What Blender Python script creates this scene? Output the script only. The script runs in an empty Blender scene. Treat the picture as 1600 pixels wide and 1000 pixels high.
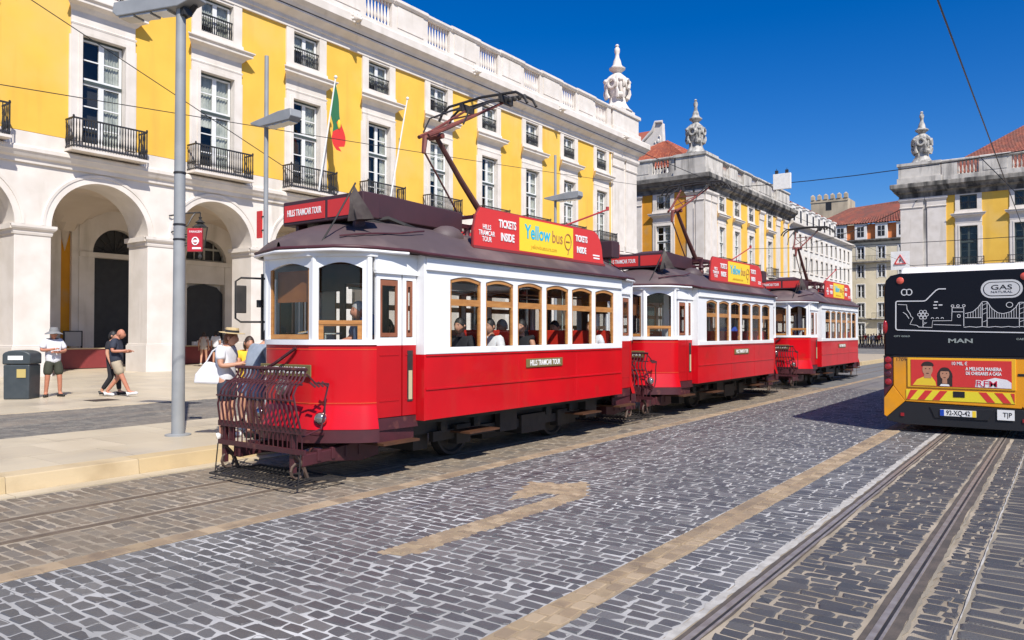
import bpy, bmesh, math, random
import numpy as np
from mathutils import Vector, Matrix
random.seed(7)
SC = bpy.context.scene
COL = SC.collection
R = math.radians

# ------------------------------------------------------------------ camera
cam_d = bpy.data.cameras.new('camera')
CAM = bpy.data.objects.new('camera', cam_d)
COL.objects.link(CAM)
CAM.location = (0, 0, 1.85)
CAM.rotation_euler = (R(90 + .955), 0, R(36.09))
cam_d.sensor_width = 36
cam_d.lens = 27
cam_d.clip_start = .1
cam_d.clip_end = 2000
SC.camera = CAM

# ------------------------------------------------------------------ sky and sun
SUN_EL, SUN_AZ = 48.0, 122.0
world = bpy.data.worlds.new('World')
SC.world = world
world.use_nodes = True
wn = world.node_tree
sk = wn.nodes.new('ShaderNodeTexSky')
sk.sky_type = 'NISHITA'
sk.sun_disc = False
sk.sun_elevation = R(SUN_EL)
sk.sun_rotation = R(SUN_AZ)
sk.altitude = 0
sk.air_density = 1.0
sk.dust_density = 0.6
sk.ozone_density = 6.0
hs = wn.nodes.new('ShaderNodeHueSaturation')
hs.inputs['Saturation'].default_value = 1.38
hs.inputs['Hue'].default_value = .514
wn.links.new(sk.outputs[0], hs.inputs['Color'])
wn.links.new(hs.outputs[0], wn.nodes['Background'].inputs[0])
wn.nodes['Background'].inputs[1].default_value = .1
sun_d = bpy.data.lights.new('sun', 'SUN')
sun_d.energy = 5.0
sun_d.angle = R(.5)
sun_d.color = (1.0, .955, .885)
SUN = bpy.data.objects.new('sun', sun_d)
COL.objects.link(SUN)
_sd = Vector((math.sin(R(SUN_AZ)) * math.cos(R(SUN_EL)), math.cos(R(SUN_AZ)) * math.cos(R(SUN_EL)), math.sin(R(SUN_EL))))
SUN.rotation_euler = _sd.to_track_quat('Z', 'Y').to_euler()
SUN.location = (30, -20, 60)
SC.view_settings.view_transform = 'Standard'
SC.view_settings.look = 'None'
SC.view_settings.exposure = 0.33
SC.view_settings.gamma = 1
SC.view_settings.use_curve_mapping = False
SC.render.engine = 'CYCLES'
SC.cycles.max_bounces = 6
SC.cycles.transparent_max_bounces = 16
SC.cycles.use_denoising = True

# ------------------------------------------------------------------ materials
MATS = {}
def mat(name, col, rough=.6, metal=0.0, col2=None, nscale=3.0, detail=5, lo=.35, hi=.65, bump=0.0, bscale=60.0,
        spec=.5, coat=0.0, island=None, stretch=(1, 1, 1), dirt=None, streak=None):
    """procedural principled material. col2: second colour mixed by noise; island: list of colours picked per piece"""
    if name in MATS:
        return MATS[name]
    m = bpy.data.materials.new(name)
    m.use_nodes = True
    nt = m.node_tree
    N, L = nt.nodes, nt.links
    b = N['Principled BSDF']
    b.inputs['Roughness'].default_value = rough
    b.inputs['Metallic'].default_value = metal
    b.inputs['Specular IOR Level'].default_value = spec
    b.inputs['Coat Weight'].default_value = coat
    tc = N.new('ShaderNodeTexCoord')
    geo = N.new('ShaderNodeNewGeometry')
    mp = N.new('ShaderNodeMapping')
    mp.inputs['Scale'].default_value = stretch
    L.new(geo.outputs['Position'], mp.inputs['Vector'])
    src = mp.outputs['Vector']
    def noise(scale, det=5, vec=src):
        n = N.new('ShaderNodeTexNoise')
        n.inputs['Scale'].default_value = scale
        n.inputs['Detail'].default_value = det
        L.new(vec, n.inputs['Vector'])
        return n.outputs['Fac']
    def ramp(fac, a, c, lo, hi):
        r = N.new('ShaderNodeValToRGB')
        r.color_ramp.elements[0].position = lo
        r.color_ramp.elements[1].position = hi
        r.color_ramp.elements[0].color = (*a, 1)
        r.color_ramp.elements[1].color = (*c, 1)
        L.new(fac, r.inputs['Fac'])
        return r.outputs['Color']
    def mixc(fac, a, c, mode='MIX'):
        x = N.new('ShaderNodeMix')
        x.data_type = 'RGBA'
        x.blend_type = mode
        if isinstance(fac, float):
            x.inputs['Factor'].default_value = fac
        else:
            L.new(fac, x.inputs['Factor'])
        for s, v in ((x.inputs[6], a), (x.inputs[7], c)):
            if isinstance(v, tuple):
                s.default_value = (*v, 1)
            else:
                L.new(v, s)
        return x.outputs[2]
    out = None
    if island:
        oi = N.new('ShaderNodeObjectInfo')
        ad = N.new('ShaderNodeMath'); ad.operation = 'ADD'
        L.new(geo.outputs['Random Per Island'], ad.inputs[0])
        L.new(oi.outputs['Random'], ad.inputs[1])
        fr = N.new('ShaderNodeMath'); fr.operation = 'FRACT'
        L.new(ad.outputs[0], fr.inputs[0])
        r = N.new('ShaderNodeValToRGB')
        r.color_ramp.interpolation = 'CONSTANT'
        els = r.color_ramp.elements
        while len(els) < len(island):
            els.new(.5)
        for i, c in enumerate(island):
            els[i].position = i / len(island)
            els[i].color = (*c, 1)
        L.new(fr.outputs[0], r.inputs['Fac'])
        out = r.outputs['Color']
        if col2:
            n = noise(nscale, detail)
            rr = ramp(n, (0, 0, 0), (1, 1, 1), lo, hi)
            out = mixc(rr, out, col2)
    elif col2:
        out = ramp(noise(nscale, detail), col, col2, lo, hi)
    if dirt:   # (colour, scale, lo, hi): blotches of grime
        rr = ramp(noise(dirt[1], 6), (0, 0, 0), (1, 1, 1), dirt[2], dirt[3])
        out = mixc(rr, out if out else col, dirt[0])
    if streak:  # rain streaks: noise squeezed vertically
        m2 = N.new('ShaderNodeMapping')
        m2.inputs['Scale'].default_value = (1, 1, .12)
        L.new(geo.outputs['Position'], m2.inputs['Vector'])
        rr = ramp(noise(streak[1], 5, m2.outputs['Vector']), (0, 0, 0), (1, 1, 1), streak[2], streak[3])
        out = mixc(rr, out if out else col, streak[0])
    if out:
        L.new(out, b.inputs['Base Color'])
    else:
        b.inputs['Base Color'].default_value = (*col, 1)
    if bump:
        bp = N.new('ShaderNodeBump')
        bp.inputs['Strength'].default_value = bump
        bp.inputs['Distance'].default_value = .01
        L.new(noise(bscale, 4), bp.inputs['Height'])
        L.new(bp.outputs[0], b.inputs['Normal'])
    MATS[name] = m
    return m

def glass_mat(name, tint=(.9, .93, .93), base=.06):
    m = bpy.data.materials.new(name)
    m.use_nodes = True
    nt = m.node_tree
    N, L = nt.nodes, nt.links
    N.remove(N['Principled BSDF'])
    t = N.new('ShaderNodeBsdfTransparent'); t.inputs[0].default_value = (*tint, 1)
    g = N.new('ShaderNodeBsdfGlossy'); g.inputs['Roughness'].default_value = .03
    f = N.new('ShaderNodeLayerWeight'); f.inputs['Blend'].default_value = .5
    w = N.new('ShaderNodeMath'); w.operation = 'POWER'; w.inputs[1].default_value = 4.0
    L.new(f.outputs['Facing'], w.inputs[0])
    a = N.new('ShaderNodeMath'); a.operation = 'MULTIPLY_ADD'; a.inputs[1].default_value = .55; a.inputs[2].default_value = base; a.use_clamp = True
    L.new(w.outputs[0], a.inputs[0])
    mx = N.new('ShaderNodeMixShader')
    L.new(a.outputs[0], mx.inputs[0]); L.new(t.outputs[0], mx.inputs[1]); L.new(g.outputs[0], mx.inputs[2])
    L.new(mx.outputs[0], N['Material Output'].inputs['Surface'])
    MATS[name] = m
    return m

GLASS = glass_mat('window_glass', (.88, .89, .88), .035)
TGLASS = glass_mat('tram_glass', (.95, .96, .96), .02)
STONE = mat('limestone', (.70, .645, .585), .75, col2=(.61, .555, .49), nscale=1.2, bump=.15, bscale=30, streak=((.45, .40, .33), 1.6, .60, .82))
STONE_D = mat('weathered_limestone', (.60, .56, .50), .85, col2=(.46, .43, .38), nscale=1.0, bump=.3, bscale=20, streak=((.13, .12, .11), 1.5, .50, .74))
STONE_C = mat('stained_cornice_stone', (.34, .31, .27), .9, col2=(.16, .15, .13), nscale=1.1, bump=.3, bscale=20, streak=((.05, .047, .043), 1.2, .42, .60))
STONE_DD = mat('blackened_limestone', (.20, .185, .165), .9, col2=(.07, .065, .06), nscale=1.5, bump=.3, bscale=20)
PLASTER_W = mat('white_plaster', (.74, .72, .68), .8, col2=(.66, .63, .58), nscale=.8, bump=.05)
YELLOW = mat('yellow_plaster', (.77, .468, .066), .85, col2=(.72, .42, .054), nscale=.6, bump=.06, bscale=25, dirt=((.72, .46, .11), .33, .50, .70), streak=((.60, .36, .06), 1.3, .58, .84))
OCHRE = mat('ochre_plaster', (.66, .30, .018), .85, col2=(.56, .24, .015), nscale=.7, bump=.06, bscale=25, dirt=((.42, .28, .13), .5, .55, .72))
VAULT = mat('vault_plaster', (.70, .60, .49), .85, col2=(.62, .52, .41), nscale=.6)
CREAM = mat('cream_render', (.66, .58, .42), .85, col2=(.57, .50, .35), nscale=.6, streak=((.50, .43, .31), 1.0, .6, .85))
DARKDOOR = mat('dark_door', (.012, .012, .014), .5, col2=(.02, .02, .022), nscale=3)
ROOM = mat('dark_room', (.045, .046, .052), .9)
WFRAME = mat('white_paint', (.75, .75, .73), .45, col2=(.68, .68, .66), nscale=6)
DFRAME = mat('dark_green_frame', (.05, .065, .06), .5)
TROPHY = mat('mossy_trophy_stone', (.46, .44, .40), .9, col2=(.20, .19, .17), nscale=2.2, lo=.42, hi=.62, bump=.3, bscale=20)
CURTAIN = mat('curtain', (.72, .72, .67), .9, col2=(.44, .46, .43), nscale=2.5)
IRON = mat('wrought_iron', (.018, .018, .02), .5, col2=(.03, .028, .026), nscale=8)
TILE = mat('roof_tile', (.40, .105, .05), .8, island=[(.42, .11, .05), (.36, .085, .04), (.46, .14, .07), (.32, .08, .045)], col2=(.30, .09, .055), nscale=1.2, lo=.45, hi=.75)
TILE_D = mat('old_roof_tile', (.22, .065, .04), .85, island=[(.24, .065, .04), (.19, .05, .035), (.28, .085, .05)], col2=(.15, .06, .045), nscale=.9)
RED = mat('tram_red', (.55, .0035, .010), .30, col2=(.47, .0035, .009), nscale=1.3, coat=.2, spec=.3, bump=.12, bscale=4, dirt=((.36, .018, .014), 2.2, .60, .80), streak=((.42, .022, .018), 2.4, .58, .85))
RED_D = mat('door_red', (.45, .006, .010), .38, col2=(.39, .006, .010), nscale=2, spec=.3)
WHITE = mat('tram_white', (.80, .80, .79), .35, col2=(.74, .74, .73), nscale=2, coat=.2, bump=.08, bscale=4, streak=((.60, .58, .54), 2.2, .60, .86))
MAROON = mat('maroon_paint', (.068, .014, .019), .5, col2=(.05, .012, .016), nscale=5, dirt=((.16, .05, .04), 5, .6, .75))
ROOFM = mat('roof_canvas', (.085, .060, .062), .62, col2=(.07, .048, .049), nscale=1.5, bump=.1, bscale=80, dirt=((.17, .12, .11), 1.2, .5, .75))
ROOFBOX = mat('roof_box_maroon', (.062, .024, .029), .55, col2=(.05, .022, .026), nscale=2)
WOOD = mat('varnished_wood', (.47, .22, .062), .4, col2=(.36, .15, .04), nscale=4, stretch=(1, 1, 6), coat=.2)
WOOD_D = mat('dark_wood', (.09, .036, .016), .5, col2=(.06, .026, .012), nscale=5)
BLACKM = mat('dirty_black_metal', (.02, .018, .017), .6, col2=(.035, .03, .026), nscale=6)
STEEL = mat('worn_steel', (.46, .40, .34), .42, metal=.55, col2=(.34, .28, .23), nscale=8)
RUST = mat('rusty_steel', (.10, .06, .04), .7, col2=(.065, .045, .035), nscale=9)
GREYM = mat('grey_painted_steel', (.30, .31, .315), .5, col2=(.25, .26, .265), nscale=3)
BINM = mat('bin_grey', (.035, .045, .05), .5, col2=(.045, .055, .06), nscale=6)
GOLD = mat('brass_plaque', (.45, .35, .12), .5)
LETTER = mat('white_lettering', (.8, .8, .78), .5)
SIGNRED = mat('sign_red', (.60, .035, .03), .45)
SIGNRED_D = mat('sign_dark_red', (.42, .012, .02), .45)
SIGNYEL = mat('sign_yellow', (.85, .60, .03), .45)
CYAN = mat('cyan_lettering', (.02, .42, .62), .5)
OLIVE = mat('olive_plate', (.17, .13, .045), .5)
BUSY = mat('bus_yellow', (.78, .315, .004), .35, col2=(.72, .29, .006), nscale=2, coat=.3, dirt=((.50, .24, .04), 1.6, .55, .8))
BUSB = mat('bus_black', (.006, .006, .010), .32, spec=.25)
BUSM = mat('bus_matt_black', (.012, .012, .014), .5)
BUSW = mat('bus_white', (.75, .75, .74), .4)
LAMPRED = mat('lamp_red', (.30, .01, .015), .2, coat=.6)
LAMPDK = mat('lamp_dark', (.07, .012, .02), .25, coat=.5)
LAMPCL = mat('lamp_clear', (.30, .29, .27), .1, coat=.8, metal=.6)
CHROME = mat('chrome', (.7, .7, .7), .15, metal=1)
SKIN = mat('skin', (.52, .27, .17), .6, col2=(.47, .235, .15), nscale=12)
SKIN_R = mat('tanned_skin', (.48, .20, .12), .6, col2=(.42, .17, .10), nscale=12)
SEATM = mat('red_seat', (.60, .03, .015), .5)

# ------------------------------------------------------------------ helpers
WO = {}     # name -> world offset of an object (no rotations are used on parents except trams)
def wo(o):
    return WO.get(o.name, Vector((0, 0, 0))) if o else Vector((0, 0, 0))

class MB:
    """collects polygons, builds ONE mesh object"""
    def __init__(s, T=None):
        s.v, s.f, s.m, s.T, s.cm = [], [], [], T, 0
    def add(s, vs, fs, m=None):
        n = len(s.v)
        m = s.cm if m is None else m
        s.v.extend([s.T(*p) for p in vs] if s.T else [tuple(p) for p in vs])
        s.f.extend([tuple(i + n for i in f) for f in fs])
        s.m.extend([m] * len(fs))
    def box(s, x0, x1, y0, y1, z0, z1, m=None):
        s.add([(x0, y0, z0), (x1, y0, z0), (x1, y1, z0), (x0, y1, z0), (x0, y0, z1), (x1, y0, z1), (x1, y1, z1), (x0, y1, z1)],
              [(0, 3, 2, 1), (4, 5, 6, 7), (0, 1, 5, 4), (1, 2, 6, 5), (2, 3, 7, 6), (3, 0, 4, 7)], m)
    def extr(s, poly, f0, f1, m=None, cap=True):
        """poly: list of 2d points; f0,f1: functions 2d->3d for the two ends"""
        n = len(poly)
        vs = [f0(*p) for p in poly] + [f1(*p) for p in poly]
        fs = [(i, (i + 1) % n, n + (i + 1) % n, n + i) for i in range(n)]
        if cap:
            fs += [tuple(range(n))[::-1], tuple(range(n, 2 * n))]
        s.add(vs, fs, m)
    def prof_x(s, poly, x0, x1, m=None):   # poly in (y,z) extruded along x
        s.extr(poly, lambda a, b: (x0, a, b), lambda a, b: (x1, a, b), m)
    def prof_y(s, poly, y0, y1, m=None):   # poly in (x,z) extruded along y
        s.extr(poly, lambda a, b: (a, y0, b), lambda a, b: (a, y1, b), m)
    def prof_z(s, poly, z0, z1, m=None):
        s.extr(poly, lambda a, b: (a, b, z0), lambda a, b: (a, b, z1), m)
    def tube(s, pts, r, n=6, m=None, cap=True):
        pts = [Vector(p) for p in pts]
        rs = r if isinstance(r, (list, tuple)) else [r] * len(pts)
        vs, fs = [], []
        prev = None
        for i, p in enumerate(pts):
            d = (pts[min(i + 1, len(pts) - 1)] - pts[max(i - 1, 0)])
            if d.length < 1e-9:
                d = Vector((0, 0, 1))
            d.normalize()
            if prev is None:
                a = Vector((0, 0, 1)) if abs(d.z) < .9 else Vector((1, 0, 0))
                u = d.cross(a).normalized()
            else:
                u = (prev - d * prev.dot(d))
                u = u.normalized() if u.length > 1e-6 else d.orthogonal().normalized()
            prev = u
            w = d.cross(u)
            for k in range(n):
                t = 2 * math.pi * (k + .5) / n
                vs.append(tuple(p + (u * math.cos(t) + w * math.sin(t)) * rs[i]))
        for i in range(len(pts) - 1):
            for k in range(n):
                a, b = i * n + k, i * n + (k + 1) % n
                fs.append((a, b, b + n, a + n))
        if cap:
            fs += [tuple(range(n))[::-1], tuple(range((len(pts) - 1) * n, len(pts) * n))]
        s.add(vs, fs, m)
    def lathe(s, prof, c=(0, 0, 0), n=12, m=None, sq=False):
        """prof: list of (r,z). sq: square section"""
        vs, fs = [], []
        for r, z in prof:
            for k in range(n):
                t = 2 * math.pi * (k + .5) / n
                x, y = math.cos(t) * r, math.sin(t) * r
                vs.append((c[0] + x, c[1] + y, c[2] + z))
        for i in range(len(prof) - 1):
            for k in range(n):
                a, b = i * n + k, i * n + (k + 1) % n
                fs.append((a, b, b + n, a + n))
        fs += [tuple(range(n))[::-1], tuple(range((len(prof) - 1) * n, len(prof) * n))]
        s.add(vs, fs, m)
    def ball(s, c, r, n=10, m=None, k=6):
        rr = r if isinstance(r, (tuple, list)) else (r, r, r)
        vs, fs = [], []
        for i in range(1, k):
            ph = math.pi * i / k
            for j in range(n):
                t = 2 * math.pi * j / n
                vs.append((c[0] + rr[0] * math.sin(ph) * math.cos(t), c[1] + rr[1] * math.sin(ph) * math.sin(t), c[2] + rr[2] * math.cos(ph)))
        vs += [(c[0], c[1], c[2] + rr[2]), (c[0], c[1], c[2] - rr[2])]
        T, B = len(vs) - 2, len(vs) - 1
        for i in range(k - 2):
            for j in range(n):
                a, b = i * n + j, i * n + (j + 1) % n
                fs.append((a, a + n, b + n, b))
        for j in range(n):
            fs.append((T, j, (j + 1) % n))
            fs.append((B, (k - 2) * n + (j + 1) % n, (k - 2) * n + j))
        s.add(vs, fs, m)
    def mesh(s, name, mats, smooth=None, recalc=True):
        me = bpy.data.meshes.new(name)
        me.from_pydata(s.v, [], s.f)
        mats = mats if isinstance(mats, (list, tuple)) else [mats]
        for m in mats:
            me.materials.append(m)
        if len(mats) > 1:
            me.polygons.foreach_set('material_index', s.m)
        if recalc:
            bm = bmesh.new(); bm.from_mesh(me)
            bmesh.ops.recalc_face_normals(bm, faces=bm.faces)
            bm.to_mesh(me); bm.free()
        if smooth is not None:
            me.polygons.foreach_set('use_smooth', [True] * len(me.polygons))
            me.set_sharp_from_angle(angle=R(smooth))
        me.update()
        return me
    def build(s, name, mats, parent=None, local=False, smooth=None, bevel=0, **props):
        return place(name, s.mesh(name, mats, smooth), parent, local, bevel=bevel, **props)

def place(name, me, parent=None, local=False, loc=None, bevel=0, **props):
    """link a mesh object. Its vertices are in world coordinates unless local; loc = world location of its origin"""
    o = bpy.data.objects.new(name, me)
    COL.objects.link(o)
    w = Vector((0, 0, 0))
    if parent:
        o.parent = parent
        w = wo(parent)
    if local:
        o.location = loc if loc is not None else (0, 0, 0)
        WO[o.name] = w
    else:
        t = Vector(loc) if loc is not None else Vector((0, 0, 0))
        o.location = t - w
        WO[o.name] = t
    if bevel:
        bv = o.modifiers.new('bevel', 'BEVEL')
        bv.width = bevel; bv.segments = 2; bv.limit_method = 'ANGLE'; bv.angle_limit = R(40)
    for k, v in props.items():
        o[k] = v
    return o

def thing(name, label, cat, loc=(0, 0, 0), group=None, rotz=0):
    o = bpy.data.objects.new(name, None)
    COL.objects.link(o)
    o.empty_display_size = .3
    o.location = loc
    o.rotation_euler = (0, 0, rotz)
    WO[o.name] = Vector(loc)
    o['label'] = label
    o['category'] = cat
    if group:
        o['group'] = group
    return o

def tag(o, label, cat, group=None):
    o['label'] = label
    o['category'] = cat
    if group:
        o['group'] = group
    return o

def children(o):
    return list(o.children)

_txt = {}
def text_mesh(body, size, bold, ext, mat_, align):
    key = (body, size, bold, ext, mat_.name, align)
    if key in _txt:
        return _txt[key]
    c = bpy.data.curves.new('lettering', 'FONT')
    c.body = body
    c.size = size
    c.align_x = align
    c.align_y = 'CENTER'
    c.offset = bold
    c.extrude = ext
    c.resolution_u = 3
    o = bpy.data.objects.new('lettering', c)
    COL.objects.link(o)
    dg = bpy.context.evaluated_depsgraph_get()
    me = bpy.data.meshes.new_from_object(o.evaluated_get(dg))
    bpy.data.objects.remove(o)
    bpy.data.curves.remove(c)
    me.name = 'lettering'
    me.materials.clear()
    me.materials.append(mat_)
    _txt[key] = me
    return me

def text(body, loc, right, up, size, mat_, parent=None, local=False, xs=1.0, bold=0.0, ext=.0015, align='CENTER', name='lettering', **props):
    me = text_mesh(body, size, bold, ext, mat_, align)
    o = bpy.data.objects.new(name, me)
    COL.objects.link(o)
    r, u = Vector(right).normalized(), Vector(up).normalized()
    n = r.cross(u)
    p = Vector(loc)
    if parent:
        o.parent = parent
        if not local:
            p = p - wo(parent)
    M = Matrix(((r.x * xs, u.x, n.x, p.x), (r.y * xs, u.y, n.y, p.y), (r.z * xs, u.z, n.z, p.z), (0, 0, 0, 1)))
    o.matrix_local = M
    for k, v in props.items():
        o[k] = v
    return o

def in_view(x, y, z=0, mx=0.12):
    fw = Vector((-.5890 * .99986, .8081 * .99986, .01667)); rt = Vector((.8081, .5890, 0)); up = rt.cross(fw)
    v = Vector((x, y, z - 1.85))
    d = v.dot(fw)
    if d < .5:
        return False
    a, b = v.dot(rt) / d * .75, v.dot(up) / d * 1.2
    return abs(a) < .5 + mx and abs(b) < .5 + mx
# ================================================================== GROUND
def structure(name, mb_or_me, mats=None, **kw):
    me = mb_or_me if not isinstance(mb_or_me, MB) else mb_or_me.mesh(name, mats)
    o = place(name, me)
    o['kind'] = 'structure'
    return o

JOINT_W = mat('pale_joint_mortar', (.39, .38, .36), .9, col2=(.25, .245, .235), nscale=2.2, lo=.3, hi=.7, bump=.4, bscale=120, dirt=((.56, .55, .53), 1.1, .45, .7))
JOINT_T = mat('sandy_joint_mortar', (.38, .32, .24), .95, col2=(.22, .18, .13), nscale=2.0, bump=.4, bscale=120)
JOINT_D = mat('dark_joint_mortar', (.22, .19, .145), .95, col2=(.33, .28, .20), nscale=1.6, lo=.5, hi=.75, bump=.4, bscale=120)
GR = [(.092, .091, .092), (.106, .104, .104), (.122, .120, .118), (.080, .079, .082), (.134, .130, .127), (.100, .099, .100), (.155, .150, .145), (.090, .087, .088)]
SETT = mat('basalt_sett', (.07, .07, .075), .50, island=GR, col2=(.13, .125, .122), nscale=2.6, lo=.5, hi=.85, bump=.5, bscale=70, dirt=((.115, .100, .088), .55, .60, .80))
BR = [(.18, .14, .10), (.15, .12, .088), (.20, .158, .115), (.13, .11, .088), (.165, .14, .112)]
SETT_B = mat('dusty_sett', (.12, .10, .07), .75, island=BR, col2=(.24, .195, .14), nscale=2.0, lo=.45, hi=.8, bump=.5, bscale=70)
DR = [(.060, .060, .061), (.074, .072, .071), (.086, .082, .078), (.054, .053, .056), (.096, .092, .087), (.068, .066, .066)]
SETT_D = mat('dark_sett', (.05, .05, .05), .55, island=DR, col2=(.085, .075, .066), nscale=2.4, lo=.5, hi=.85, bump=.5, bscale=70)
TR = [(.33, .245, .155), (.29, .21, .13), (.37, .28, .18), (.25, .185, .12), (.31, .23, .14)]
TANS = mat('tan_sett', (.4, .3, .2), .8, island=TR, col2=(.17, .125, .085), nscale=3.0, lo=.48, hi=.74, bump=.4, bscale=70)
ROADFAR = mat('distant_setts', (.12, .118, .115), .8, col2=(.16, .155, .15), nscale=5, bump=.5, bscale=14, dirt=((.20, .18, .15), .3, .5, .8))
PAVE = mat('limestone_slab', (.52, .44, .31), .42, col2=(.46, .385, .27), nscale=1.2, island=[(.50, .43, .315), (.53, .455, .33), (.475, .405, .295), (.55, .47, .345)], lo=.45, hi=.8, bump=.08, bscale=50, dirt=((.36, .31, .24), .9, .50, .80), streak=((.40, .35, .28), .8, .58, .8))
PAVE_J = mat('slab_joint', (.36, .30, .22), .9)
KERB = mat('yellow_kerb_stone', (.50, .38, .22), .75, col2=(.40, .30, .17), nscale=2, island=[(.50, .38, .21), (.46, .345, .19), (.53, .415, .25)], lo=.45, hi=.8, bump=.2, bscale=50)
GUT = mat('pale_gutter_stone', (.52, .44, .31), .8, col2=(.44, .36, .24), nscale=1.5, bump=.2, bscale=50)
LANE = mat('worn_lane_sett', (.14, .13, .115), .8, island=[(.15, .138, .12), (.12, .112, .10), (.18, .165, .14), (.135, .12, .105)], col2=(.24, .20, .155), nscale=.8, stretch=(1.5, .3, 1), lo=.45, hi=.75, bump=.3, bscale=40)

g = MB()
g.add([(-900, -300, -.06), (900, -300, -.06), (900, 1500, -.06), (-900, 1500, -.06)], [(0, 1, 2, 3)])
structure('ground', g, ROADFAR)

ROAD_R = 14.0
g = MB()
g.add([(-9.56, -6, 0), (-6.42, -6, 0), (-6.42, 78, 0), (-9.56, 78, 0)], [(0, 1, 2, 3)], 0)
g.add([(-6.42, -6, 0), (-2.02, -6, 0), (-2.02, 78, 0), (-6.42, 78, 0)], [(0, 1, 2, 3)], 1)
g.add([(-2.02, -6, 0), (-.6, -6, 0), (-.6, 78, 0), (-2.02, 78, 0)], [(0, 1, 2, 3)], 0)
g.add([(-.6, -6, 0), (ROAD_R, -6, 0), (ROAD_R, 78, 0), (-.6, 78, 0)], [(0, 1, 2, 3)], 2)
road = structure('road', g, [JOINT_T, JOINT_W, JOINT_D])
YCUT = 27.0
g = MB()
g.add([(-9.56, YCUT, .004), (ROAD_R, YCUT, .004), (ROAD_R, 152, .004), (-9.56, 152, .004)], [(0, 1, 2, 3)])
structure('road_surface', g, ROADFAR)

# arrow painted in tan setts
ARROW_SHAFT = [(-4.72, 4.62), (-4.48, 4.66), (-4.44, 7.85), (-4.70, 7.55)]
ARROW = [(-4.71, 4.58), (-4.49, 4.63), (-4.47, 7.55), (-4.60, 7.78), (-4.88, 8.25), (-5.06, 7.98), (-5.42, 7.86), (-5.03, 6.82), (-4.92, 7.42), (-4.72, 7.40)]
def in_poly(x, y, P):
    c = False
    for i in range(len(P)):
        (x0, y0), (x1, y1) = P[i], P[i - 1]
        if (y0 > y) != (y1 > y) and x < (x1 - x0) * (y - y0) / (y1 - y0) + x0:
            c = not c
    return c

def sett_verts(lx, ly, h, rng, rag=.013):
    """worn sett: eight sided top, bevelled"""
    hx, hy = lx / 2, ly / 2
    c = min(hx, hy)
    k = [rng.uniform(.12, .34) * c for _ in range(4)]
    P = [(hx - k[0], hy), (-hx + k[1], hy), (-hx, hy - k[1]), (-hx, -hy + k[2]), (-hx + k[2], -hy), (hx - k[3], -hy), (hx, -hy + k[3]), (hx, hy - k[0])]
    P = [(x + rng.uniform(-rag, rag), y + rng.uniform(-rag * .7, rag * .7)) for x, y in P]
    t1, t2 = rng.uniform(-.004, .004), rng.uniform(-.004, .004)
    vs = [(x * .90, y * .86, h + t1 * x / hx + t2 * y / hy) for x, y in P] + [(x, y, h * .55) for x, y in P] + [(x * 1.02, y * 1.02, -.01) for x, y in P]
    fs = [tuple(range(8))]
    for i in range(8):
        j = (i + 1) % 8
        fs.append((i, i + 8, j + 8, j)); fs.append((i + 8, i + 16, j + 16, j + 8))
    return vs, fs

class Setts:
    def __init__(s, name, m):
        s.name, s.m, s.rec, s.rng = name, m, [], random.Random(sum(map(ord, name)))
        s.lib = []
    def put(s, x, y, lx, ly, h):
        if in_view(x, y, 0, .30):
            s.rec.append((math.hypot(x, y), x, y, lx, ly, h))
    def finish(s, parent, near=300, variants=10, base=0.0, frame_near=True):
        s.rec.sort()
        # the 300 that show largest inside the frame become parts
        vis = [r for r in s.rec if in_view(r[1], r[2], 0, -.004)][:near]
        vs_ = set(vis)
        lib = {}
        for r in vis:
            d, x, y, lx, ly, h = r
            kx, ky = round(lx / .02), round(ly / .012)
            v = s.rng.randrange(3)
            if (kx, ky, v) not in lib:
                b = MB(); b.add(*sett_verts(kx * .02, ky * .012, .008, s.rng)); lib[(kx, ky, v)] = b.mesh(s.name, s.m)
            o = place(s.name, lib[(kx, ky, v)], parent, loc=(x, y, base + h - .008))
        b = MB()
        for r in s.rec:
            if r in vs_:
                continue
            d, x, y, lx, ly, h = r
            vs, fs = sett_verts(lx, ly, h, s.rng)
            b.add([(a + x, c + y, e + base) for a, c, e in vs], fs)
        if b.v:
            me = b.mesh(s.name, s.m, recalc=False)
            o = place(s.name, me, parent)
            o['kind'] = 'stuff'

RAILS = [(-8.51, -8.51), (-7.61, -7.61), (-1.88, -1.88), (-.99, -.99)]
rg = random.Random(11)
gray, dusty, dark, tan = Setts('grey_sett', SETT), Setts('dusty_sett', SETT_B), Setts('dark_sett', SETT_D), Setts('tan_sett', TANS)
def course(setts, xa, xb, y, pitch, L, gap, h, skip=None, var=.25, rgap=None):
    rgap = rgap or gap
    x = xa + rg.uniform(0, .5) * L
    first = True
    xs = xa + gap / 2
    x = xs
    ln = L * rg.uniform(.4, 1.1)
    while x < xb - .05:
        e = min(x + ln, xb - gap / 2)
        if xb - gap / 2 - e < L * .35:
            e = xb - gap / 2
        w = e - x
        cx, cy = (x + e) / 2, y + .02 * math.sin(cx_w(x)) + rg.uniform(-.006, .006)
        if skip:
            xs_ = [x + w * k / 8 for k in range(9)]
            run, best = [], []
            for q_ in xs_:
                if skip(q_, cy): run = []
                else:
                    run = run + [q_]
                    if len(run) > len(best): best = run
            if len(best) < 9:
                if len(best) < 3: x = e + gap; ln = L * rg.uniform(1 - var, 1 + var); continue
                w = best[-1] - best[0] - .008; cx = (best[-1] + best[0]) / 2
        if w > .04:
            setts.put(cx, cy, w, pitch - rgap * rg.uniform(.75, 1.15), h + rg.uniform(-.002, .002))
        x = e + gap * rg.uniform(.7, 1.3)
        ln = L * rg.uniform(1 - var, 1 + var)
def cx_w(x):
    return x * 1.7
y = .5
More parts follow.
